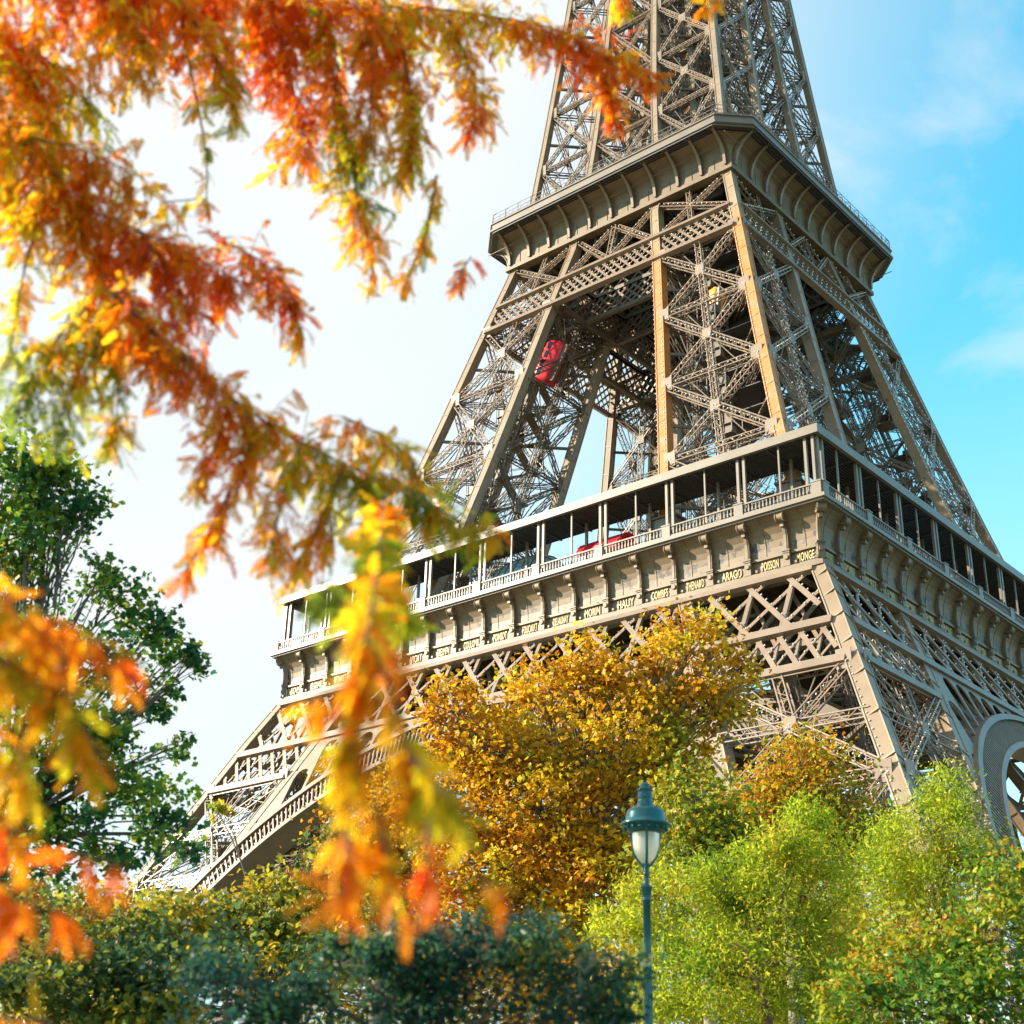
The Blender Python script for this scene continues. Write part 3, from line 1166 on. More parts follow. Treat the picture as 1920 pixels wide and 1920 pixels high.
# second gallery ------------------------------------------------------------
gal2 = empty("second_gallery", (0, 0, PZ), tower)
HB, HL, CH = 17.3, 20.57, 3.24
def octo(a, c):
    """corner list of a square half width a, corners cut by c"""
    return [(-a, -a + c), (-a, a - c), (-a + c, a), (a - c, a), (a, a - c), (a, -a + c), (a - c, -a), (-a + c, -a)]
def octo_sweep(B, prof):
    """prof: (half width, chamfer, z)"""
    n = len(prof)
    vs = []
    for a, c, z in prof:
        vs += [(x, y, z) for x, y in octo(a, max(c, 0.02))]
    fs = []
    for j in range(n - 1):
        for i in range(8):
            i2 = (i + 1) % 8
            fs.append((j * 8 + i, j * 8 + i2, (j + 1) * 8 + i2, (j + 1) * 8 + i))
    B.raw(vs, fs)
B = MB()
wallp = [(HB - 1.2, 0, 111.2), (HB + .06, 0, 111.2), (HB + .06, 0, 111.75), (HB - .1, 0.0, 111.8), (HB - .1, 0.1, 113.2), (HB - .02, 0.25, 113.8), (HB + .25, 0.6, 114.4), (HB + .8, 1.1, 114.9), (HB + 1.6, 1.9, 115.25), (HB + 2.0, 2.3, 115.35)]
octo_sweep(B, wallp)
for k in range(4):
    for i in range(22):
        h = -HB + (i + .5) * 2 * HB / 22
        p = Matrix.Rotation(k * math.pi / 2, 3, 'Z') @ Vector((-HB + .08, h, 111.8))
        q = Matrix.Rotation(k * math.pi / 2, 3, 'Z') @ Vector((-HB + .08, h, 113.6))
        B.bar(p, q, 0.06)
B.build("cove_panel", FRIEZE, gal2)
B = MB()
octo_sweep(B, [(HL - .25, CH, 115.4), (HL - .25, CH, 115.62), (HL, CH, 115.66), (HL, CH, 115.95), (HL - .2, CH, 116.0), (HL - .2, CH, 116.75), (HL - .05, CH, 116.8), (HL - .05, CH, 116.95), (HL - .45, CH, 116.95), (HL - .45, CH, 116.0)])
B.build("parapet", ROOFM, gal2)
B = MB()
octo_sweep(B, [(HB + 1.9, 2.2, 115.5), (HL - .26, CH, 115.5)])
a = octo(HL - .3, CH)
B.raw([(x, y, 115.56) for x, y in a], [tuple(range(8))])
B.raw([(x, y, 111.5) for x, y in octo(HB - 1.0, 0.1)], [tuple(range(8))])
for k in range(4):
    Rk = Matrix.Rotation(k * math.pi / 2, 3, 'Z')
    for j in range(5):
        x = HB + 1.5 + j * 0.4
        B.bar(Rk @ Vector((-x, -x + 3.5, 115.42)), Rk @ Vector((-x, x - 3.5, 115.42)), 0.16, 0.14, (0, 0, 1))
    for j in range(-4, 5):
        B.bar(Rk @ Vector((-16, j * 3.6, 110.9)), Rk @ Vector((0, j * 3.6, 110.9)), 0.35, 0.9, (0, 0, 1))
B.build("floor_deck", SLATE, gal2)
def rib():
    B = MB()
    fr = lambda u, z, h: (u, h, z)
    pts = []
    for i in range(11):
        t = i / 10
        pts.append((-17.32 - 2.75 * (t ** 2.6), 111.8 + 3.75 * (1 - (1 - t) ** 1.35)))
    out = [(-17.3 - .22 - 2.55 * (t ** 2.3), 111.8 + 3.72 * (1 - (1 - t) ** 1.25)) for t in [i / 10 for i in range(11)]]
    for (a, b), (c, d) in zip(out[:-1], out[1:]):
        B.bar((a, 0, b), (c, 0, d), 0.36, 0.1, (-1, 0, -0.6))
    web = out + [(-17.4, 115.3), (-17.1, 111.8)]
    B.prism(out + [(-18.6, 115.5), (-17.5, 114.3), (-17.12, 113.0), (-17.12, 111.8)], -0.05, 0.05, fr)
    B.box((-20.15, -.22, 115.45), (0.16, 0.16, 0.16)); B.box((-20.15, .22, 115.45), (0.16, 0.16, 0.16))
    B.bar((-18.1, 0, 114.35), (-18.1, 3.3, 114.35), 0.1, 0.06, (0, 0, 1))
    return B
r0 = rib().build("rib_bracket", IRON, gal2)
r0.location = (0, -5 * 3.306, 0)
for k in (0, 1, 2, 3):
    for i in range(-5, 6):
        if k == 0 and i == -5:
            continue
        face_copy(r0, k, i * 3.306, gal2)
# railing with outward bent posts
B = MB()
oc = octo(HL - .25, CH)
for (x0, y0), (x1, y1) in zip(oc, oc[1:] + oc[:1]):
    ln = math.hypot(x1 - x0, y1 - y0)
    k = max(1, int(ln / 2.1))
    nx, ny = (y1 - y0) / ln, -(x1 - x0) / ln
    if nx * x0 + ny * y0 < 0:
        nx, ny = -nx, -ny
    for i in range(k + 1):
        x, y = x0 + (x1 - x0) * i / k, y0 + (y1 - y0) * i / k
        B.bar((x, y, 116.9), (x, y, 118.4), 0.07)
        B.bar((x, y, 118.4), (x - nx * 0.5, y - ny * 0.5, 118.8), 0.06)
    for z in (117.3, 117.8, 118.4):
        B.bar((x0, y0, z), (x1, y1, z), 0.05)
    kk = int(ln / 0.6)
    for i in range(kk):
        x, y = x0 + (x1 - x0) * i / kk, y0 + (y1 - y0) * i / kk
        xx, yy = x0 + (x1 - x0) * (i + 1) / kk, y0 + (y1 - y0) * (i + 1) / kk
        za, zb = (116.95, 117.8) if i % 2 else (117.8, 116.95)
        B.bar((x, y, za), (xx, yy, zb), 0.035)
B.build("railing", ROOFM, gal2)
# shops on the second floor
def shop(name, c, s, label):
    B = MB()
    B.box((c[0], c[1], c[2] + s[2] / 2), s)
    B.box((c[0], c[1], c[2] + s[2] + .12), (s[0] + .7, s[1] + .7, 0.24))
    o = B.build("shop_cabin", DARKW, gal2)
    o["label"] = label
    B = MB()
    n = max(2, int(s[1] / 1.6))
    for i in range(n):
        y = c[1] - s[1] / 2 + (i + .5) * s[1] / n
        B.box((c[0] - s[0] / 2 - .03, y, c[2] + s[2] * .58), (0.08, s[1] / n - .25, s[2] * .6))
    B.build("window", GLASSB, o)
    return o
shop("shop", (-13.2, 10.4, 116.0), (5.0, 4.6, 4.4), "dark cabin with flat roof")
shop("shop", (-12.8, 1.2, 116.0), (5.5, 9.5, 4.0), "long cabin with blue glazing")
shop("shop", (1.5, -13.0, 116.0), (9.5, 5.0, 3.4), "cabin behind the right railing")
# central lift shaft core above the second floor
B = MB()
for x in (-2.2, 2.2):
    for y in (-2.2, 2.2):
        B.bar((x, y, 116), (x * .9, y * .9, 168), 0.35)
for z in np.arange(118, 168, 2.4):
    for (x0, y0), (x1, y1) in zip([(-2.2, -2.2), (2.2, -2.2), (2.2, 2.2), (-2.2, 2.2)], [(2.2, -2.2), (2.2, 2.2), (-2.2, 2.2), (-2.2, -2.2)]):
        B.bar((x0, y0, z), (x1, y1, z + 2.4), 0.14)
        B.bar((x0, y0, z), (x1, y1, z), 0.2)
    s = 1 if int(z / 2.4) % 2 else -1
    B.bar((3.2, -2.5 * s, z), (3.2, 2.5 * s, z + 2.4), 0.9, 0.18, (0, 0, 1))
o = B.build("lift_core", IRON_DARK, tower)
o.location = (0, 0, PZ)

LAMP_XY = (-118.941, -76.237)
LAMP_TOP, LAMP_COL = 10.802, 8.337
RED_AT = (-15.40, 10.74, 95.90)
ORANGE_AT = (-17.20, -14.27, 92.30)
TRUNK_BASE = (-131.65, -81.04, 5.0)
BOUGHS = [
 [
  ([(-130.67, -80.50, 12.08), (-130.14, -80.73, 12.21), (-129.71, -80.96, 12.24)], 0.736, 108, -0.03, 0.115),
  ([(-130.46, -80.26, 12.00), (-130.10, -80.41, 11.91), (-129.85, -80.54, 11.63)], 0.478, 75, 0.00, 0.115),
  ([(-130.15, -80.94, 11.95), (-129.92, -81.07, 11.77), (-129.86, -81.10, 11.62)], 0.305, 81, -0.03, 0.115),
  ([(-129.66, -80.87, 12.34), (-129.12, -81.23, 12.48), (-128.66, -81.61, 12.55)], 0.677, 118, -0.06, 0.115),
  ([(-129.81, -81.13, 12.06), (-129.62, -81.25, 11.77), (-129.51, -81.32, 11.46)], 0.254, 97, 0.08, 0.115),
  ([(-129.20, -81.05, 12.53), (-129.08, -81.14, 12.15), (-128.95, -81.24, 11.49)], 0.308, 97, 0.05, 0.115),
  ([(-128.60, -81.54, 12.65), (-128.29, -81.84, 12.62), (-127.97, -82.20, 12.55), (-127.82, -82.39, 12.31)], 0.326, 118, -0.12, 0.110),
  ([(-129.08, -81.39, 12.34), (-128.95, -81.49, 11.64), (-128.84, -81.59, 11.04), (-128.79, -81.63, 10.82)], 0.252, 108, 0.12, 0.110),
  ([(-128.95, -81.63, 12.29), (-128.90, -81.67, 11.79), (-128.90, -81.66, 11.44)], 0.276, 91, -0.05, 0.110),
  ([(-128.77, -81.65, 12.34), (-128.67, -81.74, 11.83), (-128.67, -81.74, 11.34)], 0.245, 108, 0.00, 0.110),
  ([(-128.49, -81.78, 12.47), (-128.36, -81.91, 12.06), (-128.36, -81.90, 11.75)], 0.214, 108, -0.08, 0.110),
  ([(-128.57, -81.84, 11.32), (-128.58, -81.82, 10.98), (-128.64, -81.77, 10.75), (-128.67, -81.74, 10.59)], 0.105, 43, 0.05, 0.120),
  ([(-128.43, -81.98, 10.83), (-128.49, -81.92, 10.65)], 0.084, 54, -0.12, 0.100),
  ([(-128.78, -81.64, 10.73), (-128.79, -81.63, 10.54)], 0.063, 37, 0.10, 0.100),
  ([(-129.71, -80.96, 12.24), (-129.47, -81.11, 11.23), (-129.45, -81.12, 10.94)], 0.042, 21, 0.20, 0.100),
  ([(-127.79, -82.26, 12.49), (-127.72, -82.36, 12.13), (-127.72, -82.36, 11.96)], 0.110, 118, 0.05, 0.100),
  ([(-127.70, -82.38, 12.44), (-127.61, -82.52, 12.28), (-127.58, -82.55, 12.20)], 0.096, 118, -0.05, 0.100),
  ([(-127.42, -82.80, 12.92), (-127.40, -82.83, 12.75)], 0.088, 97, 0.05, 0.100),
  ([(-127.69, -82.40, 13.01), (-127.69, -82.40, 12.78)], 0.103, 97, 0.05, 0.100),
 ],
 [
  ([(-130.54, -80.33, 11.75), (-130.18, -80.49, 11.71), (-130.01, -80.57, 11.34)], 0.471, 97, -0.03, 0.115),
  ([(-130.42, -80.38, 11.17), (-130.17, -80.49, 11.04), (-130.02, -80.56, 10.78)], 0.398, 91, -0.06, 0.115),
  ([(-130.51, -80.56, 11.37), (-130.20, -80.70, 11.11), (-130.00, -80.80, 10.80), (-129.82, -80.89, 10.43), (-129.60, -81.02, 10.19)], 0.403, 113, -0.03, 0.115),
  ([(-130.28, -80.88, 10.97), (-130.05, -81.00, 10.99), (-129.86, -81.10, 10.90)], 0.288, 81, -0.08, 0.115),
  ([(-130.00, -80.80, 10.80), (-129.71, -80.96, 10.74), (-129.42, -81.14, 10.63), (-129.26, -81.25, 10.54)], 0.333, 118, 0.00, 0.115),
  ([(-129.76, -81.04, 10.67), (-129.59, -81.15, 10.45), (-129.48, -81.22, 10.23)], 0.276, 86, 0.00, 0.115),
  ([(-129.38, -81.17, 10.76), (-129.17, -81.32, 10.69), (-129.05, -81.42, 10.43)], 0.175, 81, 0.10, 0.110),
  ([(-129.24, -81.27, 10.58), (-129.09, -81.38, 10.49), (-129.02, -81.44, 10.29)], 0.140, 59, 0.25, 0.110),
  ([(-129.64, -81.00, 10.92), (-129.45, -81.12, 11.00)], 0.070, 27, 0.30, 0.110),
  ([(-129.76, -80.81, 10.40), (-129.92, -80.72, 10.12), (-129.99, -80.69, 9.82)], 0.267, 97, 0.14, 0.115),
  ([(-129.71, -80.84, 10.30), (-129.80, -80.79, 9.98), (-129.84, -80.77, 9.69)], 0.249, 97, 0.12, 0.115),
  ([(-129.70, -80.85, 10.21), (-129.63, -80.89, 9.94), (-129.62, -80.89, 9.66)], 0.160, 75, 0.20, 0.115),
  ([(-130.07, -80.65, 10.71), (-130.09, -80.64, 10.28), (-130.07, -80.65, 9.99)], 0.125, 43, 0.10, 0.115),
 ],
 [
  ([(-129.89, -81.08, 10.26), (-129.71, -81.19, 10.08), (-129.45, -81.36, 9.85), (-129.20, -81.55, 9.65), (-128.93, -81.77, 9.50), (-128.73, -81.96, 9.41)], 0.305, 113, 0.00, 0.115),
  ([(-129.38, -81.41, 9.73), (-129.42, -81.39, 9.50), (-129.46, -81.36, 9.36)], 0.142, 75, 0.12, 0.115),
  ([(-129.28, -81.49, 9.66), (-129.33, -81.45, 9.36), (-129.40, -81.40, 9.12)], 0.163, 86, 0.10, 0.115),
  ([(-129.18, -81.69, 9.53), (-129.23, -81.65, 9.21), (-129.25, -81.63, 8.98)], 0.186, 91, 0.16, 0.115),
  ([(-129.03, -81.82, 9.44), (-129.09, -81.77, 9.15), (-129.15, -81.72, 8.97)], 0.186, 81, 0.14, 0.115),
  ([(-128.93, -81.91, 9.43), (-128.95, -81.89, 9.19), (-128.88, -81.96, 9.10)], 0.186, 91, 0.10, 0.115),
  ([(-128.89, -82.08, 9.33), (-128.77, -82.20, 9.22), (-128.63, -82.35, 9.12)], 0.150, 124, 0.12, 0.110),
  ([(-128.98, -81.73, 9.76), (-128.80, -81.89, 9.67), (-128.69, -82.00, 9.49)], 0.190, 91, -0.08, 0.115),
  ([(-129.40, -81.40, 9.12), (-129.49, -81.34, 8.86)], 0.081, 32, 0.10, 0.115),
  ([(-129.92, -82.77, 8.40), (-129.85, -82.83, 8.33), (-129.79, -82.88, 8.26)], 0.103, 108, 0.28, 0.115),
  ([(-129.88, -83.08, 8.38), (-129.84, -83.11, 8.21)], 0.064, 91, -0.12, 0.100),
 ],
 [
  ([(-128.96, -82.02, 9.28), (-129.91, -83.04, 8.50), (-130.60, -83.77, 7.96), (-130.88, -84.06, 7.68)], 0.032, 81, 0.15, 0.100),
  ([(-130.95, -84.13, 7.65), (-130.95, -84.13, 7.52), (-130.95, -84.12, 7.35), (-130.96, -84.12, 7.24)], 0.050, 102, 0.20, 0.086),
  ([(-130.94, -84.13, 7.63), (-130.90, -84.17, 7.53), (-130.87, -84.20, 7.39), (-130.85, -84.23, 7.27)], 0.045, 96, 0.22, 0.086),
  ([(-130.85, -84.08, 7.66), (-130.83, -84.10, 7.59)], 0.039, 96, -0.05, 0.086),
  ([(-130.95, -84.13, 7.57), (-130.99, -84.09, 7.52), (-131.03, -84.06, 7.48)], 0.038, 96, 0.02, 0.086),
  ([(-130.94, -84.27, 7.37), (-130.89, -84.33, 7.29), (-130.88, -84.34, 7.23)], 0.029, 80, 0.30, 0.086),
  ([(-131.09, -84.27, 7.20), (-131.09, -84.27, 7.13), (-131.09, -84.27, 7.08)], 0.056, 80, -0.02, 0.086),
  ([(-130.92, -84.15, 7.31), (-130.89, -84.19, 7.16), (-130.88, -84.20, 7.11)], 0.038, 70, 0.12, 0.086),
  ([(-130.85, -84.37, 7.15), (-130.83, -84.39, 7.12)], 0.027, 57, -0.10, 0.075),
  ([(-130.92, -84.30, 7.25), (-130.92, -84.30, 7.17), (-130.91, -84.31, 7.10)], 0.027, 54, -0.12, 0.075),
 ],
 [
  ([(-131.44, -83.21, 7.86), (-131.29, -83.28, 7.83), (-131.20, -83.33, 7.75), (-131.14, -83.36, 7.68)], 0.090, 64, -0.12, 0.112),
  ([(-131.42, -83.22, 7.72), (-131.23, -83.31, 7.66), (-131.11, -83.38, 7.57)], 0.120, 70, -0.10, 0.112),
  ([(-131.16, -83.24, 7.82), (-131.03, -83.31, 7.75), (-130.94, -83.37, 7.72)], 0.052, 54, -0.14, 0.112),
  ([(-131.14, -83.36, 7.61), (-131.07, -83.41, 7.49), (-131.04, -83.43, 7.41)], 0.054, 44, -0.08, 0.105),
  ([(-131.39, -83.23, 7.57), (-131.22, -83.32, 7.50), (-131.17, -83.35, 7.42)], 0.090, 57, 0.00, 0.112),
  ([(-131.45, -83.43, 7.32), (-131.32, -83.49, 7.30), (-131.29, -83.51, 7.26)], 0.056, 54, -0.05, 0.105),
  ([(-131.42, -83.44, 7.18), (-131.27, -83.52, 7.13), (-131.20, -83.56, 7.11)], 0.084, 70, -0.08, 0.112),
  ([(-131.13, -83.49, 7.24), (-131.04, -83.55, 7.22)], 0.023, 22, -0.14, 0.098),
  ([(-131.38, -83.46, 6.93), (-131.22, -83.55, 6.90), (-131.18, -83.58, 6.90)], 0.062, 57, -0.05, 0.105),
 ],
]

# ------------------------------------------------------------------ things standing on the tower
def rounded_cabin(L0, W0, H0):
    B = MB()
    prof = []
    for i in range(24):
        a = 2 * math.pi * i / 24
        c, s = math.cos(a), math.sin(a)
        prof.append((math.copysign(abs(c) ** 0.5, c) * W0 / 2, math.copysign(abs(s) ** 0.5, s) * H0 / 2))
    secs = [(-.5, .72), (-.47, .9), (-.4, 1), (.4, 1), (.47, .9), (.5, .72)]
    vs, fs = [], []
    for t, k in secs:
        vs += [(x * k, t * L0, z * k) for x, z in prof]
    n = len(prof)
    for j in range(len(secs) - 1):
        for i in range(n):
            i2 = (i + 1) % n
            fs.append((j * n + i, j * n + i2, (j + 1) * n + i2, (j + 1) * n + i))
    fs.append(tuple(range(n)))
    fs.append(tuple(range((len(secs) - 1) * n, len(secs) * n)))
    B.raw(vs, fs)
    return B
def lift(name, c, dims, mat, label, tilt=None):
    e = empty(name, c)
    tag(e, label, "lift cabin")
    o = rounded_cabin(*dims).build("body", mat, e, True)
    B = MB()
    L0, W0, H0 = dims
    for s in (-1, 1):
        for i in range(4):
            B.box((s * W0 * .49, (-.33 + .22 * i) * L0, H0 * .16), (0.08, L0 * .17, H0 * .2))
    B.build("window", WINDOW, e)
    B = MB()
    for s in (-1, 1):
        B.box((s * W0 * .3, 0, -H0 * .56), (0.4, L0 * .9, H0 * .16))
    B.build("chassis", IRON_DARK, e)
    return e
E1 = lift("lift_cabin", RED_AT, (5.6, 2.7, 2.9), REDP, "red two-storey lift cabin riding the inclined rails inside the far left leg")
E1.rotation_euler = (rad(-64), 0, rad(10))
E2 = lift("lift_cabin", ORANGE_AT, (6.0, 2.0, 2.2), ORANGEP, "orange maintenance lift cabin inside the near leg behind its lattice bracing")
E2.rotation_euler = (rad(-80), 0, rad(-20))

def pavilion(loc, rz, L0, Wd, Hh, label, full=True):
    e = empty("glass_pavilion", loc)
    e.rotation_euler = (0, 0, rz)
    tag(e, label, "pavilion")
    B = MB()
    n, m = 14, 20
    vs, fs = [], []
    for j in range(m + 1):
        v = -1 + 2 * j / m
        k = max(0.0, 1 - abs(v) ** 3) ** 0.5
        for i in range(n + 1):
            a = math.pi * i / n
            vs.append((math.cos(a) * Wd / 2 * (0.25 + .75 * k), v * L0 / 2, math.sin(a) ** 0.8 * Hh * (0.05 + .95 * k)))
    for j in range(m):
        for i in range(n):
            fs.append((j * (n + 1) + i, j * (n + 1) + i + 1, (j + 1) * (n + 1) + i + 1, (j + 1) * (n + 1) + i))
    B.raw(vs, fs)
    B.build("glazing", GLASSB, e, True)
    B = MB()
    for j in range(0, m + 1, 2):
        for i in range(n):
            p, q = vs[j * (n + 1) + i], vs[j * (n + 1) + i + 1]
            B.bar([c * 1.004 for c in p], [c * 1.004 for c in q], 0.1)
    for i in range(1, n, 2):
        for j in range(m):
            B.bar([c * 1.004 for c in vs[j * (n + 1) + i]], [c * 1.004 for c in vs[(j + 1) * (n + 1) + i]], 0.07)
    B.build("glazing_bars", ROOFM, e)
    return e
pavilion((-28.4, 2.8, 57.5), 0, 11, 6.2, 5.9, "pale blue glass dome pavilion behind the balustrade of the left side gallery")
pavilion((-4.5, -28.4, 57.5), math.pi / 2, 20, 6.0, 5.7, "long blue glass pavilion seen through the right side gallery")

e = empty("awning", (-30.2, -9.0, 57.5))
tag(e, "dark red curved awning on the left gallery near the tower's near leg", "awning")
B = MB()
vs, fs = [], []
n = 10
for j in range(2):
    for i in range(n + 1):
        a = math.pi * i / n
        vs.append((math.cos(a) * 1.9, (-1 if j == 0 else 1) * 2.7, 2.5 + math.sin(a) * 1.9))
        vs.append((math.cos(a) * 1.8, (-1 if j == 0 else 1) * 2.7, 2.5 + math.sin(a) * 1.8))
for i in range(n):
    a, b = i * 2, (n + 1) * 2 + i * 2
    fs += [(a, a + 2, b + 2, b), (a + 1, b + 1, b + 3, a + 3), (a, a + 1, a + 3, a + 2), (b, b + 2, b + 3, b + 1)]
B.raw(vs, fs)
B.build("canopy", REDP, e)
for sx in (-1.85, 1.85):
    for sy in (-2.6, 2.6):
        B = MB(); B.bar((sx, sy, 0), (sx, sy, 2.55), 0.12)
        B.build("pole", ROOFM, e)

# kiosk screens on the first floor
def kiosk(loc, s, rz, label):
    e = empty("kiosk", loc); e.rotation_euler = (0, 0, rz)
    tag(e, label, "kiosk", None)
    B = MB(); B.box((0, 0, s[2] / 2), s); B.build("cladding", ROOFM, e)
    B = MB(); B.box((0, 0, s[2] + .1), (s[0] + .4, s[1] + .4, .2)); B.build("roof", IRON_DARK, e)
    B = MB(); B.box((-s[0] / 2 - .03, 0, s[2] * .5), (.06, s[1] * .6, s[2] * .5)); B.build("window", WINDOW, e)
kiosk((-30.6, -16.3, 57.5), (1.6, 2.6, 4.3), 0, "grey box kiosk on the left gallery beside the near leg")
kiosk((-30.4, -29.6, 57.5), (1.4, 2.2, 4.2), 0.2, "narrow grey kiosk at the gallery's near corner")

# visitors at the balustrade
def person_mesh(shirt, seed):
    r = random.Random(seed)
    B = MB()
    lean = r.uniform(-.06, .06)
    for s in (-1, 1):
        B.tube([(0.02, s * .09, 0), (0.0, s * .095, 0.45), (0, s * .09, 0.86)], [0.055, 0.065, 0.09], 8)
        B.tube([(0, s * .19, 1.42), (0.03, s * .25, 1.15), (-0.2, s * .17, 1.06)], [0.055, 0.047, 0.036], 7)
    B.tube([(0, 0, 0.82), (0, 0, 1.0), (0, lean * .5, 1.25), (0, lean, 1.44), (0, lean, 1.5)], [0.15, 0.155, 0.18, 0.15, 0.06], 10)
    return B, lean
SKIN = paint("skin", (0.42, 0.25, 0.17), (0.5, 0.31, 0.22), 0.6, 4.0)
HAIR = paint("hair", (0.03, 0.02, 0.015), (0.06, 0.04, 0.03), 0.6, 8.0)
CLOTHS = [paint("coat_cloth", (0.03, 0.035, 0.05), (0.05, 0.055, 0.07), 0.9, 6.0), paint("jacket_cloth", (0.28, 0.05, 0.05), (0.33, 0.07, 0.06), 0.9, 6.0), paint("anorak_cloth", (0.06, 0.1, 0.2), (0.08, 0.13, 0.25), 0.9, 6.0)]
PEOPLE = [(-34.35, 33.4, 0), (-34.35, 30.2, 2), (-34.3, 28.9, 0), (-34.35, 27.6, 1), (-34.3, 1.2, 0), (-34.35, -0.2, 2), (-34.3, -1.3, 1)]
for i, (x, y, ci) in enumerate(PEOPLE):
    e = empty("person", (x, y, 57.64))
    far = y > 20
    cloth = ["dark coat", "red jacket", "blue anorak"][ci]
    where = {0: "alone at the far left end of the gallery balustrade", 1: "second from the far left end of the balustrade", 2: "left of a red jacket at the balustrade's left end", 3: "near the balustrade's left end", 4: "by the balustrade before the glass dome's right end", 5: "at the middle of the balustrade", 6: "at mid balustrade, right of a blue anorak"}[i]
    tag(e, "person in a " + cloth + " standing " + where, "person", "visitors at the first gallery balustrade")
    B, lean = person_mesh(ci, i)
    B.build("body", CLOTHS[ci], e, True)
    B = MB()
    B.lathe([(0, -.13), (.045, -.12), (.075, -.07), (.09, 0), (.085, .06), (.05, .115), (0, .125)], (-0.01, lean, 1.63), 12)
    B.box((-0.10, lean, 1.62), (.03, .03, .04))
    B.build("head", SKIN, e, True)
    B = MB()
    B.lathe([(.095, .0), (.1, .05), (.07, .12), (0, .14)], (0.012, lean, 1.64), 12)
    B.build("hair", HAIR, e, True)

# ------------------------------------------------------------------ street lamp
def street_lamp(xy, ztop, zcol, zground):
    e = empty("street_lamp", (xy[0], xy[1], zground))
    tag(e, "teal green cast iron street lamp with domed cap and frosted glass globe", "street lamp")
    k = (ztop - zcol) / 1675.0
    def z(y):
        return ztop - (y - 115) * k - zground
    def prof(lst):
        return [(r * k, z(y)) for y, r in lst]
    B = MB()
    B.lathe(prof([(112, 0), (118, 26), (132, 38), (150, 42), (160, 46), (168, 64), (182, 64), (190, 56), (200, 57), (235, 58), (238, 62), (244, 58), (270, 60), (300, 68), (318, 92), (330, 122), (350, 148), (375, 158), (420, 163), (436, 170), (446, 190), (458, 206), (470, 204), (474, 190), (476, 120), (430, 60), (112, 0)]), (0, 0, 0), 40)
    B.build("cap", LAMPG, e, True)
    B = MB()
    B.lathe(prof([(474, 178), (500, 160), (528, 132), (536, 118), (532, 112), (500, 140), (476, 150)]), (0, 0, 0), 40)
    for i in range(16):
        a = 2 * math.pi * i / 16
        B.lathe([(0, -14 * k), (12 * k, -9 * k), (16 * k, 0), (12 * k, 9 * k), (0, 14 * k)], (170 * k * math.cos(a), 170 * k * math.sin(a), z(498)), 8)
    B.build("rim", LAMPG, e, True)
    B = MB()
    B.lathe(prof([(480, 112), (535, 113), (590, 108), (640, 103), (690, 90), (730, 68), (760, 42), (772, 24)]), (0, 0, 0), 36)
    B.build("globe", GLOBE, e, True)
    va = math.atan2(-86.11 - xy[1], -132.78 - xy[0]) + 0.06
    for j in range(3):
        a = va + 2 * math.pi * j / 3
        B = MB()
        pts = [(r * k * math.cos(a), r * k * math.sin(a), z(y)) for y, r in [(440, 178), (470, 172), (520, 140), (600, 124), (700, 104), (760, 60), (800, 24), (830, 14)]]
        B.tube(pts, [0.017] * 8, 8)
        B.build("arm", LAMPG, e, True)
    B = MB()
    B.lathe(prof([(770, 26), (790, 20), (836, 18), (842, 24), (858, 26), (866, 20), (900, 22), (930, 22), (944, 30), (950, 48), (966, 48), (972, 42), (1040, 36), (1052, 34), (1056, 40), (1066, 40), (1070, 30), (1400, 31), (1800, 34), (2600, 40), (3000, 44)]) + [(0.085, 1.15), (0.12, 1.05), (0.13, 0.9), (0.10, 0.8), (0.115, 0.3), (0.17, 0.22), (0.19, 0.0), (0, 0)], (0, 0, 0), 28)
    B.build("post", LAMPG, e, True)
    return e
street_lamp(LAMP_XY, LAMP_TOP, LAMP_COL, 5.0)

# ------------------------------------------------------------------ vegetation
def field(p, f, ph):
    return (np.sin(p[:, 0] * f + ph) + np.sin(p[:, 1] * f * 1.31 + ph * 2.1) + np.sin(p[:, 2] * f * 1.17 + ph * 3.7) + np.sin((p[:, 0] + p[:, 2]) * f * 2.3 + ph)) / 4

def rand_rot(n, rng, up=None, spread=1.0):
    """n random frames: columns are x (leaf length), y (leaf width), z (normal)"""
    z = rng.normal(size=(n, 3)) * spread
    if up is not None:
        z = z + np.asarray(up)
    z = unit(z)
    x = rng.normal(size=(n, 3))
    x = unit(x - (x * z).sum(1, keepdims=True) * z)
    y = np.cross(z, x)
    return np.stack([x, y, z], 2)

def scatter(name, tv, tf, pos, R, sc, col, mat, parent, smooth=False):
    """many copies of a small template in one mesh; col per copy"""
    n, k = len(pos), len(tv)
    v = np.einsum('nij,kj->nki', R, tv) * np.asarray(sc)[:, None, None] + pos[:, None, :]
    f = (np.arange(n)[:, None, None] * k + tf[None]).reshape(-1, tf.shape[1])
    o = mesh_from(name, v.reshape(-1, 3), [f], mat, parent, smooth)
    a = o.data.color_attributes.new("leafcol", 'FLOAT_COLOR', 'POINT')
    c = np.ones((n * k, 4), np.float32)
    c[:, :3] = np.repeat(col, k, axis=0)
    a.data.foreach_set("color", c.ravel())
    return o

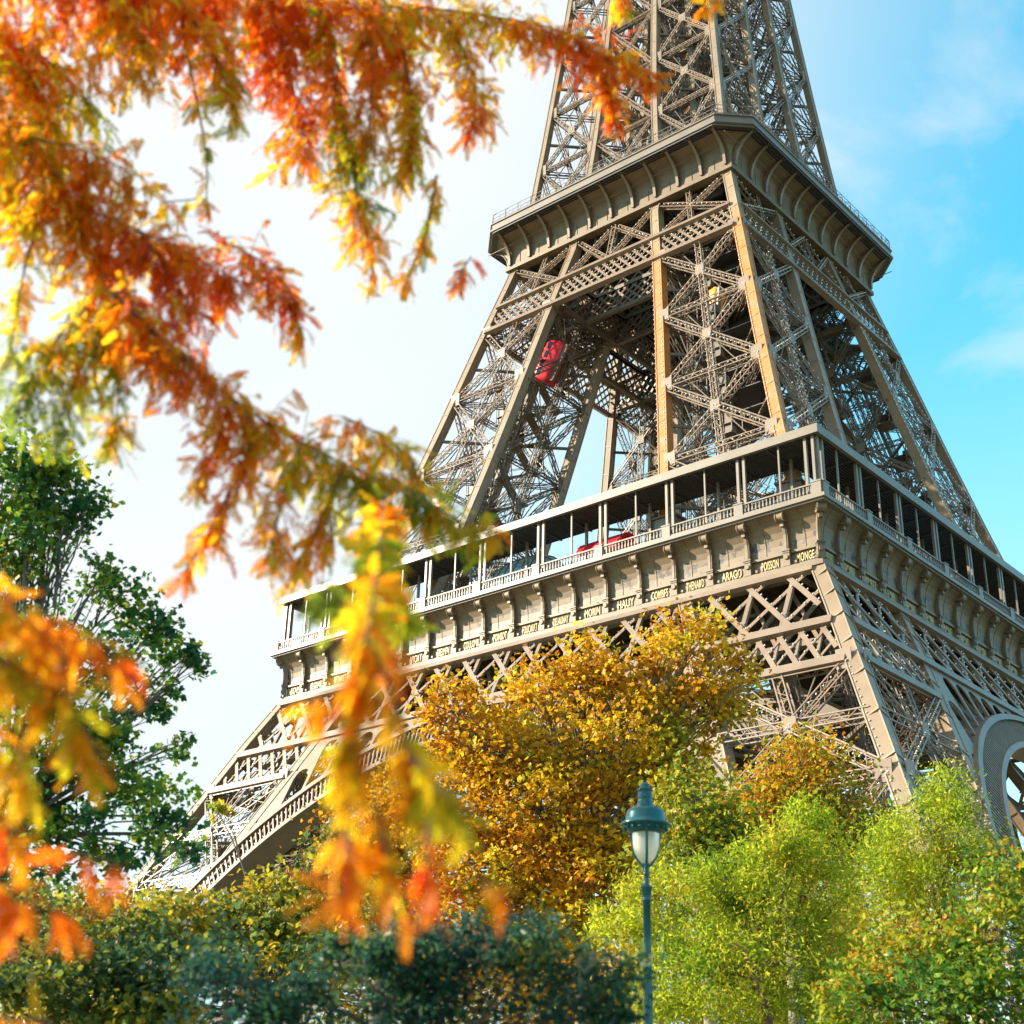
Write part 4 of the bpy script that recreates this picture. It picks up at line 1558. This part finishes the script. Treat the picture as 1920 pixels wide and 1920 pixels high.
# leaf templates (length 1 along x)
PLANE_V = np.array([(0, 0, 0), (0.25, 0.42, 0.06), (0.55, 0.5, 0.02), (0.62, 0.26, 0.05), (1.0, 0, -0.08), (0.62, -0.26, 0.05), (0.55, -0.5, 0.02), (0.25, -0.42, 0.06)])
PLANE_F = np.array([(0, 1, 2, 3), (0, 3, 4, 5), (0, 5, 6, 7)])
OVAL_V = np.array([(0, 0, 0), (0.35, 0.24, 0.07), (0.75, 0.17, 0.03), (1.0, 0, -0.06), (0.75, -0.17, 0.03), (0.35, -0.24, 0.07)])
OVAL_F = np.array([(0, 1, 2, 3), (0, 3, 4, 5)])
STRIP_V = np.array([(0, -.09, 0), (0, .09, 0), (0.55, .10, 0.05), (0.55, -.10, 0.05), (1.0, .02, -0.05), (1.0, -.02, -0.05)])
STRIP_F = np.array([(0, 3, 2, 1), (3, 5, 4, 2)])

def palette(pal, t):
    """pal: list of colours, t in 0..1"""
    pal = np.array(pal)
    x = np.clip(t, 0, 0.9999) * (len(pal) - 1)
    i = x.astype(int)
    f = (x - i)[:, None]
    return pal[i] * (1 - f) + pal[i + 1] * f

def bez(p, q, sag, rng, n=6, wob=0.05):
    p, q = np.asarray(p, float), np.asarray(q, float)
    ln = np.linalg.norm(q - p)
    mid = (p + q) / 2 + rng.normal(size=3) * ln * wob + np.array([0, 0, sag * ln])
    return [tuple((1 - t) ** 2 * p + 2 * t * (1 - t) * mid + t * t * q) for t in np.linspace(0, 1, n)]

def tree(name, label, cat, base, fork, blobs, size, pal, bark, seed, cover=1.6, trunk_r=0.25, group=None, csig=0.42, kfreq=0.9, tpl='plane', up=(0, 0, 1.0), thin=False, clusters=1.0, colbias=None, crown_name="crown"):
    rng = np.random.default_rng(seed)
    e = empty(name, base)
    tag(e, label, cat, group)
    b = np.array(base)
    TB = MB()
    f = np.array(fork)
    TB.tube([tuple(p - b) for p in map(np.array, bez(base, fork, 0.0, rng, 8, 0.02))], list(np.linspace(trunk_r, trunk_r * .72, 8)), 10)
    TB.build("trunk", bark, e, True)
    pos, tt = [], []
    LB = MB()
    for (x, y, z, rh, rz) in blobs:
        c = np.array((x, y, z))
        limb = bez(f + rng.normal(size=3) * .1, c, 0.06, rng, 8, 0.08)
        LB.tube([tuple(np.array(p) - b) for p in limb], list(np.linspace(trunk_r * .30, trunk_r * .07, 8)), 7)
        area = math.pi * rh * rz
        nl = int(cover * 1.9 * area / ({'plane': 0.42, 'oval': 0.28, 'strip': 0.17}[tpl] * size * size))
        nc = max(4, int(clusters * 9 * (area / (1.0 + area)) * (area ** 0.45) * (0.25 / max(size, 0.05)) ** 0.4) + 5)
        d = unit(rng.normal(size=(nc, 3)))
        rr = rng.uniform(0.35, 1.0, nc) ** 0.55
        cc = c + d * rr[:, None] * np.array((rh, rh, rz)) * 0.88
        for q in cc:
            st_ = limb[rng.integers(3, 8)]
            LB.tube([tuple(np.array(p) - b) for p in bez(st_, q, 0.05, rng, 5, 0.1)], list(np.linspace(trunk_r * .10, trunk_r * .025, 5)), 5)
        wgt = rng.uniform(0.4, 1.6, nc)
        idx = rng.choice(nc, nl, p=wgt / wgt.sum())
        sg = csig * min(rh, rz) * rng.uniform(0.6, 1.3, nc)[idx][:, None] * np.array((1, 1, 0.75))
        p = cc[idx] + rng.normal(size=(nl, 3)) * sg
        pos.append(p)
        tt.append(rng.normal(0, 0.17, nc)[idx])
    LB.build("branches", bark, e, True)
    p = np.concatenate(pos)
    n = len(p)
    t = 0.5 + 0.33 * field(p, kfreq, seed * 1.7) + np.concatenate(tt) + rng.normal(0, 0.14, n)
    if colbias is not None:
        t = t + colbias(p)
    col = palette(pal, t) * rng.uniform(0.7, 1.25, (n, 1))
    R = rand_rot(n, rng, up, 0.9)
    sc = size * rng.uniform(0.6, 1.25, n)
    tv, tf = {'plane': (PLANE_V, PLANE_F), 'oval': (OVAL_V, OVAL_F), 'strip': (STRIP_V, STRIP_F)}[tpl]
    o = scatter(crown_name, tv, tf, p - b, R, sc, col, LEAF_THIN if thin else LEAF, e)
    return e

GOLDEN = [(0.26, 0.085, 0.006), (0.46, 0.18, 0.007), (0.68, 0.33, 0.01), (0.72, 0.44, 0.013), (0.56, 0.46, 0.018), (0.26, 0.30, 0.02)]
AMBER = [(0.30, 0.09, 0.008), (0.46, 0.18, 0.01), (0.54, 0.31, 0.012), (0.36, 0.32, 0.015), (0.18, 0.24, 0.02)]
GREEN = [(0.02, 0.085, 0.05), (0.035, 0.13, 0.045), (0.09, 0.21, 0.03), (0.20, 0.30, 0.02), (0.45, 0.40, 0.02)]
OLIVE = [(0.03, 0.07, 0.04), (0.07, 0.13, 0.03), (0.17, 0.21, 0.025), (0.40, 0.33, 0.02), (0.55, 0.32, 0.015)]
TEAL = [(0.010, 0.045, 0.042), (0.014, 0.062, 0.05), (0.03, 0.10, 0.055), (0.06, 0.14, 0.04), (0.30, 0.25, 0.03)]
LIME = [(0.05, 0.13, 0.012), (0.20, 0.31, 0.015), (0.42, 0.50, 0.02), (0.50, 0.50, 0.03), (0.52, 0.34, 0.03)]
MIXED = [(0.45, 0.10, 0.015), (0.50, 0.28, 0.02), (0.36, 0.38, 0.02), (0.17, 0.28, 0.02), (0.06, 0.18, 0.03)]

TREES = [
 dict(name="plane_tree", label="far golden plane tree low behind the left shrubs", cat="tree", base=(-88.70, -19.35, 5.0), fork=(-88.40, -19.55, 12.66), blobs=[(-91.61, -17.52, 16.68, 4.57, 2.13), (-87.48, -20.17, 16.44, 4.57, 2.13), (-89.22, -19.01, 13.92, 6.07, 2.43)], size=0.24, pal=OLIVE, bark=BARK_PALE, seed=60, cover=1.6, trunk_r=0.3, colbias=lambda p: 0.2),
 dict(name="plane_tree", label="far golden plane tree low behind the yellow-green shrub", cat="tree", base=(-79.06, -26.84, 5.0), fork=(-78.90, -26.97, 13.14), blobs=[(-81.21, -24.95, 16.01, 4.57, 1.83), (-77.85, -27.95, 17.03, 4.27, 2.13), (-78.96, -26.92, 14.21, 6.07, 2.43)], size=0.24, pal=GOLDEN, bark=BARK_PALE, seed=61, cover=1.6, trunk_r=0.3, colbias=lambda p: 0.1),
 dict(name="plane_tree", label="far golden plane tree low behind the dark shrub", cat="tree", base=(-71.09, -35.18, 5.0), fork=(-71.06, -35.21, 13.45), blobs=[(-73.36, -32.55, 16.11, 4.57, 2.44), (-70.36, -36.08, 16.50, 4.57, 2.44), (-71.43, -34.77, 13.98, 6.68, 2.43)], size=0.24, pal=GOLDEN, bark=BARK_PALE, seed=62, cover=1.6, trunk_r=0.3, colbias=lambda p: 0.0),
 dict(name="plane_tree", label="far amber plane tree behind the bent bare branch", cat="tree", base=(-63.29, -46.47, 5.0), fork=(-63.37, -46.33, 13.66), blobs=[(-65.03, -43.57, 16.34, 4.57, 2.74), (-62.46, -47.97, 16.90, 4.88, 2.74), (-60.45, -51.93, 17.41, 4.27, 2.75), (-63.35, -46.36, 14.19, 7.29, 2.43)], size=0.24, pal=AMBER, bark=BARK_PALE, seed=63, cover=1.6, trunk_r=0.3, colbias=lambda p: 0.1),
 dict(name="plane_tree", label="large golden plane tree directly in front of the tower's near leg, left of the lamp", cat="tree", base=(-95.22, -56.23, 5.0), fork=(-95.01, -56.50, 15.16),
      blobs=[(-98.67, -53.77, 20.37, 1.48, 1.29), (-97.66, -54.87, 19.39, 2.02, 1.84), (-95.85, -55.45, 21.43, 1.52, 1.52), (-94.85, -56.70, 22.43, 1.34, 1.43), (-94.00, -57.82, 21.46, 1.90, 1.52), (-92.81, -59.54, 22.91, 1.63, 1.82), (-92.07, -60.67, 21.61, 1.42, 1.33), (-92.94, -59.34, 20.86, 2.08, 1.32), (-95.14, -57.96, 19.27, 2.57, 1.84), (-96.81, -55.86, 17.23, 2.73, 2.00), (-97.87, -53.17, 17.93, 2.05, 2.05), (-95.26, -57.81, 16.74, 2.91, 1.82), (-96.72, -54.43, 15.28, 3.13, 1.38), (-95.79, -57.11, 14.47, 2.70, 1.44), (-93.28, -58.84, 18.98, 1.87, 1.31), (-95.89, -55.40, 13.75, 2.93, 1.10), (-97.52, -53.54, 14.03, 2.02, 1.10), (-94.04, -57.77, 15.53, 1.84, 1.29)],
      size=0.20, pal=GOLDEN, bark=BARK_PALE, seed=3, cover=1.5, csig=0.25, clusters=1.1, trunk_r=0.42),
 dict(name="plane_tree", label="orange plane tree hanging behind the blurred yellow sprays at mid left", cat="tree", base=(-94.00, -45.71, 5.0), fork=(-93.77, -45.93, 14.55),
      blobs=[(-94.37, -45.36, 17.97, 1.73, 1.73), (-93.39, -46.31, 19.73, 1.52, 1.52), (-93.00, -46.70, 17.22, 2.37, 1.94), (-94.90, -44.87, 16.29, 1.93, 1.29), (-93.80, -45.90, 15.35, 2.57, 1.28)],
      size=0.20, pal=GOLDEN, bark=BARK_PALE, seed=5, cover=1.7, trunk_r=0.35, colbias=lambda p: -0.15),
 dict(name="plane_tree", label="amber and green plane tree right of the lamp, under the leg's lowest bracing", cat="tree", base=(-82.60, -57.02, 5.0), fork=(-82.51, -57.18, 16.95),
      blobs=[(-82.18, -57.76, 21.23, 1.58, 1.58), (-82.85, -56.59, 19.94, 1.80, 1.57), (-81.61, -58.80, 19.89, 1.80, 1.57), (-81.08, -59.83, 18.58, 1.57, 1.57), (-83.44, -55.63, 18.66, 1.79, 1.79), (-82.26, -57.62, 18.42, 2.46, 1.79)],
      size=0.21, pal=AMBER, bark=BARK_PALE, seed=8, cover=1.9, trunk_r=0.35),
 dict(name="plane_tree", label="dark green and amber round crown close behind the lamp's cap", cat="tree", base=(-99.44, -64.01, 5.0), fork=(-99.42, -64.04, 12.92),
      blobs=[(-99.45, -63.99, 15.85, 1.09, 1.16), (-99.64, -63.71, 14.51, 1.39, 1.23), (-99.06, -64.59, 15.10, 0.93, 1.08), (-98.85, -64.92, 13.78, 1.38, 1.07)],
      size=0.17, pal=AMBER, bark=BARK_PALE, seed=13, cover=2.0, trunk_r=0.25, colbias=lambda p: 0.3),
 dict(name="maple_tree", label="dark green maple tree against the white sky at the left edge", cat="tree", base=(-124.06, -69.23, 5.0), fork=(-123.38, -69.60, 10.21),
      blobs=[(-123.42, -68.44, 15.56, 0.48, 0.48), (-122.99, -68.67, 15.30, 0.64, 0.48), (-123.29, -68.51, 14.64, 0.85, 0.63), (-122.89, -68.73, 15.06, 0.64, 0.43), (-123.23, -68.54, 13.75, 0.73, 0.57), (-122.33, -69.06, 14.16, 0.42, 0.31), (-122.06, -69.23, 13.79, 0.47, 0.47), (-121.72, -69.45, 13.26, 0.56, 0.41), (-122.89, -69.89, 12.62, 0.78, 0.49), (-123.56, -69.50, 12.30, 0.88, 0.78), (-121.26, -69.76, 13.00, 0.36, 0.31), (-121.82, -69.38, 12.46, 0.61, 0.35), (-123.05, -69.79, 11.57, 1.06, 0.67), (-122.37, -70.22, 11.15, 0.77, 0.52), (-123.16, -69.73, 10.65, 1.05, 0.57), (-121.36, -69.69, 10.99, 0.60, 0.40), (-122.54, -70.11, 10.23, 1.04, 0.42), (-121.09, -69.89, 10.57, 0.50, 0.40), (-123.20, -69.71, 9.70, 1.04, 0.57), (-123.86, -68.21, 15.37, 0.64, 1.07)  , (-121.08, -69.89, 13.07, 0.28, 0.24), (-121.45, -69.63, 12.42, 0.39, 0.31), (-121.20, -69.81, 11.76, 0.31, 0.23), (-123.18, -68.57, 15.70, 0.50, 0.33)],
      size=0.105, pal=GREEN, bark=BARK, seed=21, cover=1.25, trunk_r=0.16, csig=0.33, kfreq=2.0, clusters=1.2),
 dict(name="leafy_shrub", label="yellow-green shrub below the tower's far left foot, above the dark shrub", cat="shrub", base=(-113.60, -63.05, 5.0), fork=(-113.54, -63.10, 9.27),
      blobs=[(-112.10, -63.02, 12.67, 0.54, 0.48), (-112.97, -63.58, 11.81, 0.81, 0.58), (-113.68, -62.98, 11.23, 0.92, 0.52), (-112.54, -63.97, 11.30, 1.38, 0.69), (-113.49, -63.14, 10.82, 1.49, 0.69), (-114.49, -62.33, 10.86, 1.03, 0.52), (-114.74, -60.90, 10.83, 1.06, 0.47), (-113.68, -61.70, 10.68, 0.94, 0.47), (-113.77, -64.21, 9.99, 2.21, 0.66), (-113.98, -61.47, 13.16, 0.31, 0.19)],
      size=0.15, pal=OLIVE, bark=BARK, seed=25, cover=1.6, trunk_r=0.14, csig=0.4, kfreq=1.4, colbias=lambda p: 0.12),
 dict(name="leafy_shrub", label="olive brown shrub filling the lower left corner", cat="shrub", base=(-123.56, -71.83, 5.0), fork=(-123.42, -71.92, 7.42),
      blobs=[(-124.03, -71.54, 8.82, 0.71, 0.39), (-123.23, -72.05, 9.00, 0.71, 0.32), (-122.73, -72.40, 8.86, 0.71, 0.39), (-124.17, -72.63, 8.24, 0.91, 0.43), (-123.31, -73.21, 8.19, 0.79, 0.49), (-124.52, -72.41, 7.86, 0.73, 0.42), (-123.71, -72.93, 7.80, 0.91, 0.42)],
      size=0.085, pal=OLIVE, bark=BARK, seed=29, cover=2.0, trunk_r=0.08, csig=0.42, kfreq=3.0, colbias=lambda p: -0.12),
 dict(name="leafy_shrub", label="dark blue-green shrub along the bottom edge, left of the lamp post", cat="shrub", base=(-126.63, -80.24, 5.0), fork=(-126.61, -80.26, 7.12),
      blobs=[(-127.38, -79.55, 7.51, 0.39, 0.23), (-127.02, -79.86, 7.65, 0.39, 0.19), (-126.72, -80.15, 7.78, 0.36, 0.19), (-126.43, -80.47, 7.82, 0.36, 0.19), (-126.18, -80.75, 7.77, 0.29, 0.23), (-126.01, -80.97, 7.57, 0.26, 0.23), (-126.88, -79.99, 7.45, 0.55, 0.26), (-126.42, -80.47, 7.50, 0.55, 0.29), (-126.09, -80.87, 7.39, 0.42, 0.19), (-127.43, -79.51, 7.31, 0.48, 0.19)],
      size=0.055, pal=TEAL, bark=BARK, seed=31, cover=1.7, trunk_r=0.06, csig=0.42, kfreq=5.0, tpl='oval', colbias=lambda p: -0.1),
 dict(name="cypress_tree", label="feathery lime green tree right of the lamp post, with a bent bare branch", cat="tree", base=(-111.33, -73.27, 5.0), fork=(-111.35, -73.24, 9.04),
      blobs=[(-111.00, -73.84, 11.98, 0.58, 0.48), (-111.23, -73.43, 11.57, 0.82, 0.48), (-110.84, -74.12, 11.38, 0.67, 0.58), (-111.63, -72.79, 11.03, 0.96, 0.53), (-112.64, -72.15, 10.68, 0.84, 0.52), (-113.12, -71.50, 10.23, 0.65, 0.47), (-112.50, -72.36, 9.99, 1.21, 0.65), (-111.36, -73.22, 10.41, 1.15, 0.76), (-110.34, -74.00, 10.66, 0.78, 0.78), (-112.51, -73.27, 9.26, 1.37, 0.73), (-113.07, -72.41, 9.01, 0.73, 0.55), (-110.90, -74.02, 9.46, 0.95, 0.86)],
      size=0.09, pal=LIME, bark=BARK_RED, seed=37, cover=1.7, trunk_r=0.12, csig=0.36, kfreq=1.6, tpl='strip', up=(0, 0, 0.2), thin=True, clusters=1.4),
 dict(name="cypress_tree", label="taller lime green feathery tree at the right, before the decorative arch", cat="tree", base=(-108.19, -74.96, 5.0), fork=(-108.23, -74.87, 9.95),
      blobs=[(-108.05, -75.27, 12.96, 0.52, 0.47), (-108.13, -75.09, 12.38, 0.78, 0.57), (-108.42, -74.46, 12.02, 0.83, 0.62), (-107.92, -75.56, 11.98, 0.78, 0.62), (-108.61, -74.07, 11.35, 0.93, 0.72), (-108.21, -74.90, 11.24, 1.03, 0.72), (-107.77, -75.93, 11.39, 0.52, 0.62)],
      size=0.09, pal=LIME, bark=BARK_RED, seed=41, cover=1.5, trunk_r=0.11, csig=0.36, kfreq=1.6, tpl='strip', up=(0, 0, 0.2), thin=True, clusters=1.4),
 dict(name="maple_tree", label="green and rusty orange tree filling the lower right corner", cat="tree", base=(-112.65, -77.22, 5.0), fork=(-112.71, -77.09, 8.62),
      blobs=[(-112.33, -78.00, 10.37, 0.51, 0.51), (-112.47, -77.66, 9.70, 0.84, 0.59), (-112.79, -76.91, 9.64, 0.75, 0.50), (-112.65, -76.07, 9.49, 0.69, 0.51), (-112.91, -77.90, 8.85, 0.82, 0.65), (-113.31, -76.99, 8.79, 0.98, 0.65), (-113.32, -75.84, 8.76, 0.75, 0.50)],
      size=0.10, pal=MIXED, bark=BARK_RED, seed=43, cover=1.8, trunk_r=0.12, csig=0.40, kfreq=1.5, colbias=lambda p: 0.22),
]
for T in TREES:
    T = dict(T)
    tree(**T)

# bent bare branch of the lime tree
e = [o for o in bpy.data.objects if o.name.startswith("cypress_tree")][0]
B = MB()
bx = np.array(e.location)
pts = [np.array(p) - bx for p in [(-112.62, -74.03, 8.47), (-112.67, -73.95, 8.97), (-112.74, -73.84, 9.37), (-112.79, -73.76, 9.61), (-112.85, -73.66, 9.74), (-112.94, -73.52, 9.76)]]
B.tube([tuple(p) for p in pts], [0.07, 0.065, 0.06, 0.055, 0.04, 0.025], 9)
pts = [np.array(p) - bx for p in [(-112.74, -73.84, 9.37), (-112.53, -73.99, 9.52), (-112.30, -74.19, 9.49), (-112.07, -74.38, 9.41)]]
B.tube([tuple(p) for p in pts], [0.04, 0.035, 0.03, 0.015], 8)
B.build("bent_branch", BARK_RED, e, True)

# ------------------------------------------------------------------ the autumn conifer whose boughs hang into the view
FROND_T = []
def frond_template(curve, droop, n=9):
    """a pinnate spray: rachis with paired oval leaflets"""
    vs, fs = [], []
    def pt(s):
        return np.array((s, curve * s * s, -droop * s * s))
    for k in range(6):
        a, b = pt(k / 6), pt((k + 1) / 6)
        i = len(vs)
        vs.extend([a + (0, -.008, 0), a + (0, .008, 0), b + (0, .006, 0), b + (0, -.006, 0)])
        fs.append((i, i + 1, i + 2, i + 3))
    for k in range(n):
        s = 0.12 + 0.88 * k / n
        ln = 0.17 * math.sin(math.pi * min(1, 0.3 + 0.7 * s)) ** 0.5 + 0.03
        for sd in (-1, 1):
            d = np.array((0.5, sd * 0.85, 0.12 * ((k * 7 + (sd > 0) * 3) % 5 - 2) - 0.12))
            d /= np.linalg.norm(d)
            wv = np.cross(d, (0.1 * sd, 0, 1.0)); wv /= np.linalg.norm(wv)
            p = pt(s)
            i = len(vs)
            vs.extend([p, p + d * ln * .35 + wv * .043, p + d * ln * .75 + wv * .036, p + d * ln, p + d * ln * .75 - wv * .036, p + d * ln * .35 - wv * .043])
            fs.append((i, i + 1, i + 2, i + 3)); fs.append((i, i + 3, i + 4, i + 5))
    return np.array(vs), np.array(fs)
FROND_T = [frond_template(0.08, 0.18), frond_template(-0.15, 0.4), frond_template(0.2, 0.3)]
FALL = [(0.60, 0.05, 0.003), (0.80, 0.12, 0.003), (0.86, 0.20, 0.004), (0.88, 0.30, 0.005), (0.86, 0.44, 0.008), (0.66, 0.52, 0.01), (0.38, 0.42, 0.012), (0.16, 0.22, 0.015)]

con = empty("bald_cypress", TRUNK_BASE)
tag(con, "orange and yellow bald cypress whose feathery boughs hang across the upper left, out of focus", "tree")
cb = np.array(TRUNK_BASE)
B = MB()
tk = [cb + np.array((0.25 * math.sin(t * 1.3), 0.2 * math.sin(t), t * 1.0)) for t in np.linspace(0, 15, 16)]
B.tube([tuple(p - cb) for p in tk], list(np.linspace(0.36, 0.08, 16)), 12)
B.build("trunk", BARK_RED, con, True)

def bough(sprays, seed, root=None):
    """one limb with its twigs and feathery fronds; sprays: (points, reach in metres, twigs per metre, colour shift, frond length)"""
    rng = np.random.default_rng(seed)
    BB = MB()
    PP, RR, SS, CC, TI = [], [], [], [], []
    if root:
        p0 = np.array(sprays[0][0][0])
        zt = min(max(p0[2] - 0.8, cb[2] + 1.5), cb[2] + 13)
        j = int(round(zt - cb[2]))
        BB.tube([tuple(np.array(p) - cb) for p in bez(tk[j], p0, 0.06, rng, 10, 0.03)], list(np.linspace(0.06, 0.022, 10)), 8)
    for pts, reach, dens, shift, fl in sprays:
        P = np.array(pts)
        seg = np.linalg.norm(P[1:] - P[:-1], axis=1)
        tot = seg.sum()
        cum = np.concatenate([[0], np.cumsum(seg)])
        # smooth curve through the points
        ns = max(6, int(tot / 0.12))
        ss = np.linspace(0, tot, ns)
        cv = np.stack([np.interp(ss, cum, P[:, k]) for k in range(3)], 1)
        for _ in range(2):
            cv[1:-1] = (cv[:-2] + 2 * cv[1:-1] + cv[2:]) / 4
        r0 = 0.003 + 0.005 * min(1.5, tot)
        BB.tube([tuple(p - cb) for p in cv], list(np.linspace(r0, 0.003, ns)), 6)
        nt_ = max(3, int(tot * dens))
        for s in rng.uniform(0, tot, nt_):
            i = min(ns - 2, int(s / tot * (ns - 1)))
            o = cv[i] + (cv[i + 1] - cv[i]) * rng.uniform()
            ax = unit((cv[i + 1] - cv[i])[None])[0]
            d = rng.normal(size=3) * 0.8 + ax * 0.3 + np.array((0, 0, -0.3))
            d /= np.linalg.norm(d)
            ln = reach * rng.uniform(0.35, 1.0)
            m_ = 6
            q = [o]
            for k in range(m_):
                d2 = d + np.array((0, 0, -0.16 * (k + 1)))
                q.append(q[-1] + d2 / np.linalg.norm(d2) * ln / m_)
            q = np.array(q)
            BB.tube([tuple(p - cb) for p in q], list(np.linspace(0.0022, 0.0010, m_ + 1)), 4)
            nf = max(3, int(ln / 0.038))
            tw = rng.normal(0, 0.13)
            for k in range(nf):
                u = (k + rng.uniform()) / nf * m_
                i2 = min(m_ - 1, int(u))
                c = q[i2] + (q[i2 + 1] - q[i2]) * (u - i2)
                t = unit((q[i2 + 1] - q[i2])[None])[0]
                sd = rng.normal(size=3)
                sd -= sd.dot(t) * t
                sd /= np.linalg.norm(sd)
                x = t * 0.6 + sd * 0.8 + np.array((0, 0, -0.55))
                x /= np.linalg.norm(x)
                z = np.cross(x, np.cross(np.array((0, 0, 1.0)) + rng.normal(size=3) * .45, x))
                z /= np.linalg.norm(z)
                y = np.cross(z, x)
                fl_ = fl
                PP.append(c); RR.append(np.stack([x, y, z], 1)); SS.append(fl * rng.uniform(0.6, 1.15)); CC.append(shift + tw); TI.append(rng.integers(0, 3))
    br = BB.build("bough", BARK_RED, con, True)
    p = np.array(PP)
    R = np.array(RR); sc = np.array(SS); ti = np.array(TI)
    n = len(p)
    t = 0.47 + 0.46 * field(p, 4.2, seed * 0.37 + 1.0) + np.array(CC) + rng.normal(0, 0.07, n)
    col = palette(FALL, t) * rng.uniform(0.85, 1.15, (n, 1))
    V, Fq, K = [], [], []
    off = 0
    for j, (tv, tf) in enumerate(FROND_T):
        sel = ti == j
        if not sel.any():
            continue
        v = np.einsum('nij,kj->nki', R[sel], tv) * sc[sel][:, None, None] + (p[sel] - cb)[:, None, :]
        V.append(v.reshape(-1, 3))
        Fq.append((np.arange(sel.sum())[:, None, None] * len(tv) + tf[None]).reshape(-1, 4) + off)
        K.append(np.repeat(col[sel], len(tv), axis=0))
        off += sel.sum() * len(tv)
    o = mesh_from("foliage", np.concatenate(V), Fq, LEAF_THIN, br)
    a = o.data.color_attributes.new("leafcol", 'FLOAT_COLOR', 'POINT')
    c = np.ones((off, 4), np.float32)
    c[:, :3] = np.concatenate(K)
    a.data.foreach_set("color", c.ravel())
    return n
TOTAL = 0
for i, bg_ in enumerate(BOUGHS):
    TOTAL += bough(bg_, 100 + i, i in (0, 1, 4))
print("fronds", TOTAL, "objects", len(bpy.data.objects))
